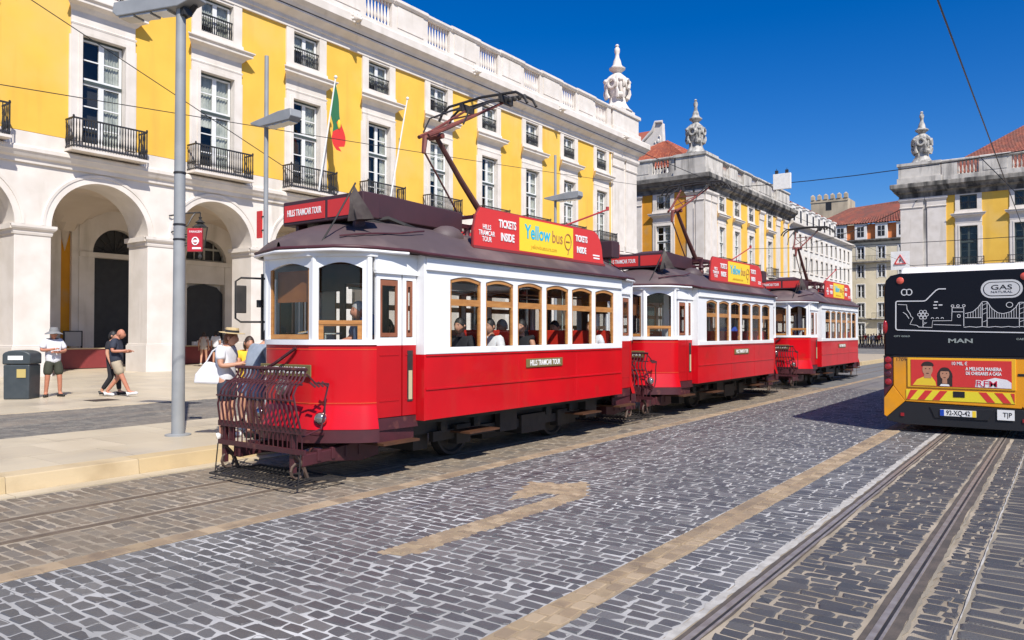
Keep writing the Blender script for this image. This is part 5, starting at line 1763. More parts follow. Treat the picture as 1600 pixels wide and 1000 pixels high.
b = MB(); b.box(-1.1, 1.1, -.004, -.001, 1.415, 1.425); b.box(-1.27, 1.27, -.006, .118, 1.40, 1.418); bp('seam', b, BUSM)
b = MB()
b.extr([(-1.10, 1.40), (-1.10, .86), (-.90, .575), (.90, .535), (1.10, .86), (1.10, 1.40)], lambda x, z: (x, .0, z), lambda x, z: (x, .119, z)); bp('engine_cover', b, BUSY, bevel=.01)
for sg in (-1, 1):
    b = MB(); b.extr([(sg * 1.265, .62), (sg * 1.105, .86), (sg * .905, .58), (sg * 1.22, .27), (sg * 1.265, .30)], lambda x, z: (x, .0, z), lambda x, z: (x, .119, z)); bp('bumper_corner', b, BUSY, bevel=.008)
    b = MB(); b.extr([(sg * 1.265, 1.40), (sg * 1.11, 1.40), (sg * 1.11, .88), (sg * 1.265, .64)], lambda x, z: (x, .004, z), lambda x, z: (x, .119, z)); lc = bp('light_cluster', b, LAMPDK, bevel=.01)
    for z in (1.38 - .02, 1.236, 1.092, .948):
        b = MB(); b.lathe([(.055, 0), (.06, .015), (.05, .03), (.0, .035)], (0, 0, 0), 14); b.v = [(sg * 1.188 + v[0], .006 - v[2], z - .02 + v[1]) for v in b.v]
        bp('tail_lamp', b, LAMPRED if z != 1.092 else LAMPDK, lc, smooth=40)
    b = MB(); b.lathe([(.06, 0), (.065, .012), (.05, .022), (.0, .026)], (0, 0, 0), 16); b.v = [(sg * .971 + v[0], .0 - v[2], 2.826 + v[1]) for v in b.v]
    bp('high_brake_lamp', b, mat('orange_red_lamp', (.65, .10, .06), .25, coat=.5), smooth=40)
    b = MB(); b.lathe([(.12, 0), (.125, .02), (.10, .04), (.06, .045)], (0, 0, 0), 18); b.v = [(sg * 1.235 + v[0] * .35, .02 - v[2] - .0, 1.96 + v[1]) for v in b.v]
    bp('marker_lamp', b, LAMPRED, smooth=40)
    b = MB(); b.box(sg * .95 - .03, sg * .95 + .03, -.012, .0, .30, .36); bp('reflector', b, LAMPRED)
b = MB(); b.extr([(-.92, .56), (-1.22, .26), (-1.2, .2), (-.9, .15), (.9, .15), (1.2, .2), (1.22, .26), (.92, .52)], lambda x, z: (x, .005, z), lambda x, z: (x, .16, z)); b.extr([(-.5, .50), (-.42, .30), (.42, .30), (.5, .50)], lambda x, z: (x, -.012, z), lambda x, z: (x, .0, z)); bp('bumper', b, BUSM, bevel=.01)
b = MB(); b.box(-1.0, 1.0, .45, 8, 2.965, 3.10); b.prof_x([(.2, 2.966), (.45, 2.966), (.45, 3.10), (.34, 3.07)], -1.0, 1.0); bp('roof_pod', b, BUSW, bevel=.03)
b = MB(); b.box(-1.1, 1.1, .2, BL - .3, .16, .36); bp('underbody', b, BLACKM)
for y in (2.6, 8.6):
    for sg in (-1, 1):
        b = MB(); b.lathe([(.1, 0), (.28, .0), (.3, .04), (.46, .05), (.49, .1), (.49, .26), (.46, .3), (.1, .3)], (0, 0, 0), 22)
        b.v = [(sg * (1.24 - v[2]), y + v[0], .49 + v[1]) for v in b.v]; bp('wheel', b, BLACKM, smooth=40)
for sg in (-1, 1):
    b = MB(); b.box(min(sg * 1.268, sg * 1.274), max(sg * 1.268, sg * 1.274), .6, BL - .4, 1.35, 2.55); bp('side_glazing', b, BUSB)
# advertisement
b = MB(); b.box(-.86, .83, -.018, .0, .845, 1.39); fr = bp('advert_frame', b, mat('frame_yellow', (.78, .42, .02), .4), bevel=.006)
b = MB(); b.box(-.80, .77, -.024, -.0185, .875, 1.355); bp('advert', b, SIGNRED, fr)
def flat(name, polys, m, y=-.0255, parent=fr):
    q = MB()
    for i, P in enumerate(polys):
        q.add([(x, y - .0006 * i, z) for x, z in P], [tuple(range(len(P)))])
    return place(name, q.mesh(name, m, recalc=False), parent, local=True)
def ell(cx, cz, rx, rz, n=18, a0=0, a1=2 * math.pi):
    return [(cx + rx * math.cos(a0 + (a1 - a0) * i / n), cz + rz * math.sin(a0 + (a1 - a0) * i / n)) for i in range(n + 1)]
flat('printed_shirt', [[(-.77, .885), (-.70, .99), (-.58, 1.05), (-.46, 1.05), (-.40, .96), (-.385, .885)]], mat('print_yellow', (.75, .52, .03), .5))
flat('printed_face', [[(-.585, 1.02), (-.58, 1.12), (-.47, 1.12), (-.465, 1.02)], ell(-.525, 1.18, .085, .115), ell(-.25, 1.10, .075, .10), [(-.29, .93), (-.285, 1.05), (-.215, 1.05), (-.21, .93)]], mat('print_skin', (.45, .22, .13), .5), y=-.0275)
flat('printed_hair', [ell(-.25, 1.06, .125, .16), [(-.37, .885), (-.37, 1.06), (-.13, 1.06), (-.13, .885)]], mat('print_brown', (.035, .018, .014), .5), y=-.0262)
flat('printed_hair', [ell(-.525, 1.255, .1, .07, 12, -.2, math.pi + .2), ell(-.25, 1.165, .085, .06, 12, -.2, math.pi + .2)], mat('print_brown', (.035, .018, .014), .5), y=-.0285)
flat('printed_detail', [ell(-.555, 1.195, .012, .008, 8), ell(-.49, 1.195, .012, .008, 8), ell(-.28, 1.115, .010, .007, 8), ell(-.22, 1.115, .010, .007, 8), [(-.55, 1.115), (-.50, 1.115), (-.505, 1.105), (-.545, 1.105)], [(-.27, 1.045), (-.23, 1.045), (-.235, 1.036), (-.265, 1.036)]], mat('print_dark', (.06, .02, .015), .5), y=-.0295)
flat('printed_collar', [[(-.33, .885), (-.31, .92), (-.19, .92), (-.17, .885)]], LETTER, y=-.0290)
flat('printed_panel', [[(.22, .885), (.24, .985), (.34, 1.0), (.52, 1.06), (.70, 1.03), (.765, .98), (.765, .88)]], mat('print_white', (.72, .70, .70), .5), y=-.0258)
X, UP = (1, 0, 0), (0, 0, 1)
text('10 MIL €', (-.02, -.0275, 1.295), X, UP, .085, LETTER, fr, True, xs=.8, bold=.001)
text('A MELHOR MANEIRA', (.35, -.0275, 1.205), X, UP, .085, LETTER, fr, True, xs=.68, bold=.002)
text('DE CHEGARES A CASA', (.35, -.0275, 1.125), X, UP, .078, LETTER, fr, True, xs=.68, bold=.002)
text('RFM', (.40, -.0278, .945), X, UP, .15, LETTER, fr, True, xs=1.2, bold=.010, ext=.0004)
text('RFM', (.40, -.0290, .945), X, UP, .15, mat('print_red', (.50, .02, .06), .5), fr, True, xs=1.2, bold=.001)
# chevrons
b = MB(); b.box(-.885, .815, -.008, .0, .615, .80); cv = bp('chevron_board', b, mat('reflective_yellow', (.75, .62, .03), .4))
polys = []
for k in range(4):
    for sg in (-1, 1):
        x0 = sg * (.30 + .24 * k) - .03
        Pq = [(x0, .795), (x0 + .12 * 1, .795), (x0 + .12 + sg * -.0 + (-.13 if sg < 0 else .13), .62), (x0 + (-.13 if sg < 0 else .13), .62)]
        Pq = [(min(max(x, -.88), .81), z) for x, z in Pq]
        polys.append(Pq)
flat('chevron', polys, SIGNRED, y=-.0095, parent=cv)
b = MB(); b.box(-.12, .06, -.014, .0, .69, .795); bp('lock_box', b, BUSM)
b = MB(); b.box(-.33, .235, -.03, -.012, .345, .46); pl = bp('number_plate', b, mat('plate_white', (.75, .75, .72), .4), bevel=.004)
b = MB(); b.box(-.328, -.265, -.0315, -.03, .347, .458); bp('plate_band', b, mat('plate_blue', (.01, .06, .4), .4), pl)
b = MB(); b.box(.175, .233, -.0315, -.03, .347, .458); bp('plate_band', b, SIGNYEL, pl)
text('92-XQ-42', (-.045, -.031, .403), X, UP, .12, BUSM, pl, True, xs=.75, bold=.002)
b = MB(); b.box(.55, .805, -.016, -.0125, .325, .505); st = bp('sticker', b, mat('plate_white', (.75, .75, .72), .4))
text('T|P', (.70, -.0165, .415), X, UP, .11, BUSM, st, True, xs=.9, bold=.002)
text('1709', (-.967, -.001, 1.35), X, UP, .085, mat('print_dark', (.06, .02, .015), .5), bus, True, xs=1.1)
b = MB(); b.box(.86, .96, -.008, -.0, 1.10, 1.14); bp('lock_box', b, BUSM)
text('MAN', (0, -.002, 1.703), X, UP, .105, CHROME, bus, True, xs=1.7, bold=.003, ext=.004)
text('CITY GOLD', (-.95, -.002, 1.785), X, UP, .04, CHROME, bus, True, xs=1.3, bold=.001)
text('CAETANO', (.98, -.002, 1.74), X, UP, .045, CHROME, bus, True, xs=1.3, bold=.001)
LINE = mat('line_art_white', (.62, .62, .62), .5)
def art(name, lines, r):
    q = MB()
    for L_ in lines:
        q.tube([(x, -.003, z) for x, z in L_], r, 4)
    return bp(name, q, LINE)
art('line_frame', [[(-.222, 2.648), (-.336, 2.65), (-.38, 2.625), (-.424, 2.579), (-.541, 2.45), (-.57, 2.437), (-.6, 2.435), (-1.019, 2.442), (-1.040, 2.432), (-1.046, 2.412), (-1.051, 1.941), (-1.042, 1.915), (-1.023, 1.904), (-.086, 1.873), (1.2, 1.848)]], .013)
zig = lambda x0, x1, z, n, a: [(x0 + (x1 - x0) * i / n, z + a * (1 if i % 2 else -1)) for i in range(n + 1)]
art('line_drawing', [
    [(-1.012, 2.381), (-.865, 2.371), (-.857, 2.283), (-.81, 2.207), (-.795, 2.156), (-.758, 2.126), (-.811, 2.007), (-.7, 1.989), (-.663, 1.956), (-.45, 1.947), (-.439, 2.07), (-.134, 2.07), (-.128, 2.229)],
    [(-.927, 2.234), (-.87, 2.191), (-.828, 2.115)], [(-.595, 2.104), (-.596, 1.956)], [(-.594, 2.0), (-.53, 2.04), (-.58, 2.04)],
    [(-.133, 2.229), (.064, 2.226)], [(-.125, 2.302), (.057, 2.298)], [(-.125, 2.302), (-.126, 2.232)], [(.057, 2.298), (.055, 1.969)], [(-.421, 2.001), (.013, 1.985)],
    ell(-.021, 2.152, .024, .028, 8), ell(.747, 2.337, .048, .045, 14), ell(-.595, 2.184, .026, .026, 10)]
    + [ell(-.595 + .062 * math.cos(k * 1.047), 2.184 + .062 * math.sin(k * 1.047), .028, .028, 8) for k in range(6)]
    + [ell(x, 2.335, .022, .022, 8) for x in (-.118, -.033, .058)] + [ell(x, 2.108, .02, .02, 6, 0, math.pi) for x in (-.442, -.362, -.283)]
    + [[(.077, 2.194), (.195, 2.224), (.278, 2.302), (.34, 2.396)], [(.077, 2.121), (.338, 2.118)], [(.34, 2.404), (.336, 1.967)], [(.415, 2.402), (.411, 1.951)],
       [(.421, 2.394), (.481, 2.282), (.574, 2.202), (.653, 2.185), (.759, 2.215), (.838, 2.291), (.884, 2.376)], [(.419, 2.109), (1.18, 2.1)], [(.891, 2.376), (.887, 1.941)], [(.962, 2.374), (.958, 1.941)], [(.97, 2.37), (1.03, 2.27), (1.18, 2.19)], [(.34, 2.404), (.415, 2.402)], [(.891, 2.378), (.962, 2.376)]]
    + [zig(.055, 1.2, 1.955, 12, .006)], .0065)
hang = []
for x in (.12, .16, .2, .24, .28, .31): hang.append([(x, 2.12), (x, 2.19 + .2 * ((x - .077) / .263) ** 2)])
for i in range(12):
    x = .45 + .036 * i; t = (x - .653) / .23
    hang.append([(x, 2.107), (x, 2.185 + .2 * t * t)])
for x0 in (.378, .925):
    for z in (2.34, 2.26, 2.18, 2.04): hang.append([(x0 - .03, z), (x0 + .03, z + .03)])
art('line_hangers', hang, .0045)
q = MB()
for x, z in ((-.381, 2.413), (-.396, 2.356), (-.31, 2.355), (-.39, 2.299)): q.box(x - .03, x + .03, -.004, -.0005, z - .008, z + .012)
bp('line_aircraft', q, LINE)
art('operator_emblem', [ell(-.905, 2.606, .045, .055, 14, .9, 2 * math.pi - .9), ell(-.82, 2.606, .045, .055, 14, -2.24, 2.24), [(-.862, 2.555), (-.862, 2.657)]], .011)
def stad(cx, cz, w, h, n=10):
    r = h / 2; d = w / 2 - r
    return [(cx + d + r * math.cos(-math.pi / 2 + math.pi * i / n), cz + r * math.sin(-math.pi / 2 + math.pi * i / n)) for i in range(n + 1)] + [(cx - d + r * math.cos(math.pi / 2 + math.pi * i / n), cz + r * math.sin(math.pi / 2 + math.pi * i / n)) for i in range(n + 1)]
PG = mat('badge_grey', (.55, .55, .54), .4)
for i, (w_, h_, m_) in enumerate(((.625, .32, PG), (.55, .25, BUSB), (.525, .225, PG))):
    q = MB(); q.extr(stad(.632, 2.62, w_, h_), lambda x, z: (x, -.003 - .003 * i, z), lambda x, z: (x, .001, z)); gb = bp('fuel_badge', q, m_)
text('GAS', (.632, -.0105, 2.645), X, UP, .12, BUSM, gb, True, xs=1.45, bold=.001)
text('NATURAL', (.632, -.0105, 2.565), X, UP, .055, BUSM, gb, True, xs=1.3)

# ================================================================== STREET FURNITURE
def lamp_head(parent, c, yaw, L_=1.9):
    """flat wedge luminaire with glass panels underneath, reaching along yaw"""
    d = Vector((math.cos(yaw), math.sin(yaw), 0)); s = Vector((-d.y, d.x, 0))
    q = MB(lambda a, w, z: tuple(Vector(c) + d * a + s * w + Vector((0, 0, z))))
    q.prof_y([(-.38, .10), (-.05, .0), (L_ * .80, -.0), (L_ * .86, .08), (L_ * .84, .24), (L_ * .5, .24), (-.38, .14)], -.15, .15)
    h = q.build('lamp_head', GREYM, parent, bevel=.015)
    q = MB(lambda a, w, z: tuple(Vector(c) + d * a + s * w + Vector((0, 0, z))))
    for k in range(3):
        W_ = L_ * .20; a0 = L_ * (.12 + .23 * k)
        z0, z1 = -.0, -.0
        q.add([(a0, -.12, z0 - .004), (a0 + W_, -.12, z1 - .004), (a0 + W_, .12, z1 - .004), (a0, .12, z0 - .004), (a0, -.12, z0 - .04), (a0 + W_, -.12, z1 - .025), (a0 + W_, .12, z1 - .025), (a0, .12, z0 - .04)],
              [(0, 1, 2, 3), (4, 5, 6, 7), (0, 1, 5, 4), (1, 2, 6, 5), (2, 3, 7, 6), (3, 0, 4, 7)])
    q.build('lamp_glass', mat('lamp_glass_grey', (.45, .45, .42), .15, coat=.5), h)
    return h
LX, LY = -11.65, 6.85
lp = thing('street_lamp', 'thick grey street lamp standing on the pavement just left of the nearest tram', 'street lamp', (LX, LY, PZ))
b = MB(); b.lathe([(.12, PZ), (.12, PZ + .02), (.102, PZ + .03), (.090, 3.2), (.075, 7.12)], (LX, LY, 0), 20); b.build('pole', GREYM, lp, smooth=40)
b = MB(); b.lathe([(.20, PZ), (.20, PZ + .02), (.13, PZ + .022)], (LX, LY, 0), 16); b.build('base_plate', GREYM, lp, smooth=30)
b = MB()
for z in (4.42, 3.58, 3.34): b.lathe([(.088, z), (.098, z + .005), (.098, z + .03), (.088, z + .035)], (LX, LY, 0), 16)
b.build('collar', IRON, lp, smooth=30)
lamp_head(lp, (LX, LY, 7.10), math.pi + .30, 1.5)
b = MB(); b.tube([(LX, LY, 6.95), (LX + .1, LY + .1, 7.05), (LX + .22, LY + .12, 7.16)], .045, 8); b.box(LX - .05, LX + .16, LY - .05, LY + .10, 6.98, 7.10); b.build('lamp_bracket', IRON, lp)
sg_ = thing('tram_stop_sign', 'small red sign on two brackets fixed to the thick grey lamp pole', 'sign', (LX, LY, 3.15))
b = MB(); 
sd = Vector((.81, .59, 0))
TT = lambda a, n, z: (LX + sd.x * a + sd.y * n, LY + sd.y * a - sd.x * n, z)
b = MB(TT); b.box(.135, .375, -.03, .03, 3.16, 3.54); b.build('sign_panel', mat('sign_crimson', (.42, .02, .03), .4), sg_, bevel=.01)
b = MB(TT)
for z in (3.26, 3.30, 3.40, 3.44): b.box(-.0, .135, -.012, .012, z - .008, z + .008)
b.build('sign_bracket', IRON, sg_)
text('PARAGEM', TT(.27, .032, 3.48), sd, (0, 0, 1), .05, LETTER, sg_, xs=.9)
b = MB(TT); b.tube([(.27 + .05 * math.cos(k * .63), .033, 3.33 + .06 * math.sin(k * .63)) for k in range(11)], .012, 4); b.box(.22, .36, .03, .034, 3.20, 3.23); b.box(.24, .33, .03, .036, 3.31, 3.35); b.build('sign_emblem', LETTER, sg_)

for i, (x, y, yaw, lab) in enumerate(((-14.4, 10.5, .0, 'slim grey lamp post with wedge lamp head in front of the flagged balcony'),
                                      (-14.4, 22.3, .0, 'slim grey lamp post with wedge lamp head further along, above the nearest tram'))):
    l2 = thing('street_lamp', lab, 'street lamp', (x, y, PZ), 'slim street lamps in front of the palace')
    b = MB(); b.lathe([(.10, PZ), (.055, PZ + .1), (.05, 5.0), (.045, 8.0)], (x, y, 0), 10); b.build('pole', GREYM, l2, smooth=40)
    lamp_head(l2, (x, y, 6.40), yaw, 1.2)
sg2 = thing('banner_sign', 'narrow red sign panel seen edge on, fixed to the slim lamp post', 'sign', (-14.4, 10.5, 4.0))
b = MB(); b.box(-14.62, -14.46, 10.42, 10.46, 3.95, 4.55); b.build('sign_panel', SIGNRED, sg2); b = MB(); b.box(-14.47, -14.40, 10.43, 10.45, 4.1, 4.13); b.box(-14.47, -14.40, 10.43, 10.45, 4.4, 4.43); b.build('sign_bracket', IRON, sg2)

# bin
bx_, by_ = -21.3, 8.35
bn = thing('litter_bin', 'dark grey litter bin with white slot and brass plaque beside the man in the hat', 'bin', (bx_, by_, PZ))
ang = math.atan2(.589, .808) + .1
cd, sd2 = math.cos(ang), math.sin(ang)
TB = lambda a, n, z: (bx_ + cd * a + sd2 * n, by_ + sd2 * a - cd * n, PZ + z)
b = MB(TB); b.extr([(-.30, 0), (.30, 0), (.31, .86), (-.31, .86)], lambda a, z: (a, -.28, z), lambda a, z: (a, .28, z)); b.build('bin_body', BINM, bn, bevel=.03)
b = MB(TB); n = 10
b.extr([(-.33, .865), (.33, .865), (.33, 1.1)] + [(.33 * math.cos(math.pi * k / n), 1.1 + .12 * math.sin(math.pi * k / n)) for k in range(1, n)] + [(-.33, 1.1)], lambda a, z: (a, -.29, z), lambda a, z: (a, .29, z)); lid = b.build('bin_hood', BINM, bn, bevel=.03, smooth=30)
b = MB(TB); b.box(-.19, .16, .29, .297, .98, 1.08); b.build('bin_slot', LETTER, lid)
b = MB(TB); b.box(.02, .23, .283, .297, .54, .75); b.build('plaque', GOLD, bn)

# ticket counters under the arcade
CRED = mat('counter_red', (.22, .035, .035), .5, col2=(.19, .03, .03), nscale=3)
def counter(name, lab, x0, x1, y0, y1, h, items):
    t = thing(name, lab, 'counter', ((x0 + x1) / 2, (y0 + y1) / 2, PZ), 'red ticket counters under the arcade')
    b = MB(); b.box(x0, x1, y0, y1, PZ + .03, PZ + h - .05); b.build('counter_front', CRED, t, bevel=.01)
    b = MB(); b.box(x0 - .04, x1 + .04, y0 - .04, y1 + .04, PZ + h - .05, PZ + h); b.build('counter_top', mat('counter_top', (.55, .42, .25), .5), t, bevel=.01)
    b = MB(); b.box(x0 + .05, x1 - .05, y0 + .05, y1 - .05, PZ, PZ + .03); b.build('plinth', BUSM, t)
    return t
counter('ticket_counter', 'red ticket counter inside the first arch behind the walking man', -37.1, -36.5, 14.9, 18.3, .95, 0)
counter('ticket_counter', 'red counter with white brochures inside the second arch', -38.1, -37.5, 22.2, 24.9, .98, 0)
br = thing('brochure_rack', 'white brochures standing on the red counter in the second arch', 'brochures', (-37.8, 23.9, PZ + .98))
for k in range(6):
    b = MB(); b.box(-37.86, -37.66, 23.0 + .3 * k, 23.22 + .3 * k, PZ + .98, PZ + 1.18 + .05 * (k % 2)); b.build('brochure', LETTER, br)
sb = thing('notice_board', 'pale framed notice board leaning behind the red counter in the first arch', 'notice board', (-39.6, 17.75, PZ))
b = MB(); b.box(-39.62, -39.55, 17.35, 18.15, PZ + 1.0, PZ + 1.7); b.build('board', mat('board_pale', (.45, .43, .40), .6), sb)
b = MB(); b.box(-39.64, -39.53, 17.31, 17.36, PZ, PZ + 1.75); b.box(-39.64, -39.53, 18.14, 18.19, PZ, PZ + 1.75); b.box(-39.64, -39.53, 17.36, 18.14, PZ + 1.7, PZ + 1.75); b.build('board_frame', BLACKM, sb)

# hanging lantern in the second arch
ln = thing('wall_lantern', 'ornate black iron lantern on a bracket in the second arch', 'lantern', (-31.4, 18.5, 5.0))
lx, ly = -31.0, 19.2
b = MB(); b.tube([(-31.44, 18.0, 6.9), (lx, 18.6, 7.05), (lx, ly, 7.15), (lx, ly, 6.95)], .035, 6); b.tube([(-31.44, 18.1, 6.2), (lx, 18.6, 6.5), (lx, 18.8, 6.9), (lx, 18.95, 7.1)], .03, 6); b.build('bracket', IRON, ln)
b = MB(); b.lathe([(.0, 6.98), (.08, 6.95), (.05, 6.85), (.16, 6.75), (.22, 6.7), (.05, 6.68)], (lx, ly, 0), 8); b.lathe([(.34, 6.5), (.14, 6.66), (.1, 6.7)], (lx, ly, 0), 6)
b.lathe([(.05, 5.1), (.1, 5.2), (.05, 5.3), (.16, 5.55), (.20, 5.62)], (lx, ly, 0), 6)
for k in range(6):
    t = math.pi * 2 * (k + .5) / 6
    b.tube([(lx + .34 * math.cos(t), ly + .34 * math.sin(t), 6.5), (lx + .20 * math.cos(t), ly + .20 * math.sin(t), 5.6)], .022, 4)
b.build('lantern_frame', IRON, ln)
b = MB(); b.lathe([(.185, 5.62), (.32, 6.49)], (lx, ly, 0), 6); b.build('lantern_glass', TGLASS, ln)
for i in range(0): pass

# flag poles on the balconies
def flagpole(lab, base, tip, name='flag_pole'):
    t = thing(name, lab, 'flag pole', base, 'white flag poles leaning from the palace balconies')
    b = MB(); b.tube([base, tip], [.055, .035], 8); b.build('pole', WFRAME, t, smooth=40)
    b = MB(); b.ball(tip, .09, 8); b.build('finial', WFRAME, t, smooth=60)
    return t
P1b, P1t = Vector((-30.8, 25.6, 9.05)), Vector((-30.0, 26.0, 14.8))
flagpole('white flag pole carrying the green and red flag at the third balcony', P1b, P1t)
flagpole('bare white flag pole leaning from the fourth balcony', Vector((-30.8, 30.6, 9.05)), Vector((-30.0, 31.2, 15.0)))
fg = thing('flag', 'green and red flag with yellow emblem hanging from the balcony pole', 'flag', P1t)
def cloth(name, s0, s1, m):
    vs, fs = [], []
    n, k = 14, 12
    for i in range(n + 1):
        s = s0 + (s1 - s0) * i / n
        for j in range(k + 1):
            h = j / k
            a = P1t.lerp(P1b, .03 + h * .26)       # along the pole
            drop = s * (3.3 - .7 * h)
            fold = .16 * math.sin(s * 9 + h * 5) * s + .10 * math.sin(h * 11 + s * 3) * min(1, s * 2)
            p = a + Vector((.10 * s + fold * .6, .42 * s * (1 - .3 * h) + fold * .8, -drop * (1 - h * .2)))
            vs.append(tuple(p))
    for i in range(n):
        for j in range(k):
            a = i * (k + 1) + j
            fs.append((a, a + 1, a + k + 2, a + k + 1))
    b = MB(); b.add(vs, fs); b.build(name, m, fg, smooth=80)
FG = mat('flag_green', (.012, .13, .06), .8); FR = mat('flag_red', (.60, .015, .02), .8); FY = mat('flag_yellow', (.75, .5, .04), .8)
cloth('green_field', 0, .58, FG); cloth('red_field', .58, 1.0, FR)
b = MB()
c = P1t.lerp(P1b, .14) + Vector((.10, .30, -1.55))
b.ball(c, (.10, .10, .26), 10); b.build('flag_emblem', FY, fg, smooth=60)

# warning sign, hanging white box
ws = thing('warning_sign', 'white square sign with red triangle on a post behind the bus', 'sign', (-9.75, 60, 0))
b = MB(); b.tube([(-9.75, 60, 0), (-9.75, 60, 6.6)], .05, 8); b.build('post', GREYM, ws)
b = MB(); b.box(-10.35, -9.15, 59.9, 59.94, 6.3, 7.6); b.build('sign_panel', WFRAME, ws)
b = MB(); b.tube([(-10.1, 59.88, 6.72), (-9.4, 59.88, 6.72), (-9.75, 59.88, 7.35), (-10.1, 59.88, 6.72)], .06, 4); b.build('red_triangle', SIGNRED, ws)
b = MB(); b.box(-9.78, -9.72, 59.87, 59.89, 6.85, 7.05); b.build('symbol', BUSM, ws)
hb = thing('hanging_sign', 'small white box sign hanging from the overhead wire against the sky', 'sign', (-17.36, 58, 12.8))
b = MB(); b.box(-18.0, -16.7, 57.9, 58.1, 12.55, 13.72); b.build('sign_box', WFRAME, hb, bevel=.02)
b = MB()
for x in (-17.75, -17.0): b.box(x - .1, x + .1, 57.9, 58.1, 13.72, 13.98); b.tube([(x, 58, 13.9), (x, 58, 14.12)], .02, 4)
b.build('clamp', IRON, hb)

# overhead wires
WIRE = mat('wire_black', (.012, .012, .014), .5)
def wire(lab, a, c, r=.02, sag=.0):
    n = 10
    a, c = Vector(a), Vector(c)
    pts = [a.lerp(c, i / n) - Vector((0, 0, sag * 4 * (i / n) * (1 - i / n))) for i in range(n + 1)]
    b = MB(); b.tube(pts, r, 5)
    o = b.build('overhead_wire', WIRE)
    tag(o, lab, 'wire', 'overhead wires')
wire('dark wire crossing the sky above the right corner palace', (-31.3, 77, 17.0), (12, 50.0, 13.0), .035, .9)
wire('contact wire running down from the top right corner above the bus', (-1.2, 3, 5.85), (-1.7, 60, 5.9), .012)
wire('thin wire slanting down across the yellow wall at the far left', (-20, 5.0, 10.9), (-20, 16, 6.8), .012)
wire('thin wire running level across the yellow wall below the windows', (-20, 4.0, 7.35), (-20, 60, 12.3), .012, .2)
wire('contact wire above the line of red trams', (-8.05, 1, 6.05), (-8.05, 110, 6.05), .008)
wire('thin wire between the far white building and the right palace', (-31.3, 120, 15.5), (-14, 97, 16.8), .05, .6)
wire('thin wire across the front of the right palace above the bus roof', (-31.3, 92, 12.0), (14, 70, 9.5), .03, .4)
wire('thin span wire across the front of the right palace, just above the bus', (-31.3, 92, 9.0), (14, 66, 7.6), .025, .2)
wire('steep thin wire in front of the right palace window', (-5, 62, 14), (2, 75, 6), .03)

# little flag on the front of the middle tram
fx, fy = TR1.x - .80, TR1.y + 9.1 - 3.60
sf = thing('small_flag', 'tiny green and red flag on the front roof corner of the middle tram', 'flag', (fx, fy, 3.0))
b = MB(); b.tube([(fx, fy, 2.95), (fx + .05, fy, 3.75)], .010, 5); b.build('staff', WFRAME, sf)
for k, (m_, z0, z1) in enumerate(((FG, 3.42, 3.74), (FR, 3.08, 3.42))):
    b = MB(); vs = []
    for i in range(6):
        for j in range(4): vs.append((fx + .05 + .05 * j + .015 * i, fy + .03 * math.sin(i * 1.6 + j), z0 + (z1 - z0) * i / 5 - .05 * j))
    b.add(vs, [(i * 4 + j, i * 4 + j + 1, i * 4 + j + 5, i * 4 + j + 4) for i in range(5) for j in range(3)]); b.build('flag_cloth', m_, sf, smooth=80)

dc = thing('drain_cover', 'small dark drain cover set in the pale paving near the dark lane', 'drain cover', (-19.2, 9.3, PZ))
b = MB(); b.box(-19.5, -18.9, 9.0, 9.6, PZ + .001, PZ + .006); b.build('cover_frame', BLACKM, dc)
for k in range(6):
    b = MB(); b.box(-19.46, -18.94, 9.04 + .092 * k, 9.08 + .092 * k, PZ + .006, PZ + .010); b.build('bar', RUST, dc)
# ================================================================== PEOPLE
def skin_mesh(name, V, E, Rr, m, sub=2):
    """grow one continuous surface around connected edges"""
    me = bpy.data.meshes.new(name)
    me.from_pydata([tuple(v) for v in V], E, [])
    o = bpy.data.objects.new(name, me)
    COL.objects.link(o)
    md = o.modifiers.new('s', 'SKIN'); md.use_smooth_shade = True
    lay = me.skin_vertices[0].data
    for i, r in enumerate(Rr):
        r = r if isinstance(r, tuple) else (r, r)
        lay[i].radius = r
        lay[i].use_root = (i == 0)
    sb_ = o.modifiers.new('u', 'SUBSURF'); sb_.levels = sub
    dg = bpy.context.evaluated_depsgraph_get()
    r = bpy.data.meshes.new_from_object(o.evaluated_get(dg))
    bpy.data.objects.remove(o); bpy.data.meshes.remove(me)
    r.name = name
    r.materials.clear(); r.materials.append(m)
    r.polygons.foreach_set('use_smooth', [True] * len(r.polygons))
    return r

STAND = dict(pelvis=(0, 0, .93), belly=(0, -.01, 1.08), chest=(0, .0, 1.28), neck=(0, .0, 1.46), head=(0, .03, 1.585),
             shL=(-.165, -.01, 1.39), elL=(-.23, -.03, 1.12), wrL=(-.24, .06, .88), haL=(-.24, .10, .80),
             shR=(.165, -.01, 1.39), elR=(.23, -.03, 1.12), wrR=(.24, .06, .88), haR=(.24, .10, .80),
             hiL=(-.095, 0, .88), knL=(-.11, .03, .49), anL=(-.11, -.02, .085), toL=(-.13, .15, .035),
             hiR=(.095, 0, .88), knR=(.11, .03, .49), anR=(.11, -.02, .085), toR=(.13, .15, .035))
SIT = dict(STAND)
SIT.update(knL=(-.12, .42, .90), anL=(-.12, .40, .50), toL=(-.13, .56, .46), knR=(.12, .42, .90), anR=(.12, .40, .50), toR=(.13, .56, .46),
           elL=(-.24, .06, 1.12), wrL=(-.14, .27, 1.05), haL=(-.10, .34, 1.03), elR=(.24, .06, 1.12), wrR=(.14, .27, 1.05), haR=(.10, .34, 1.03))
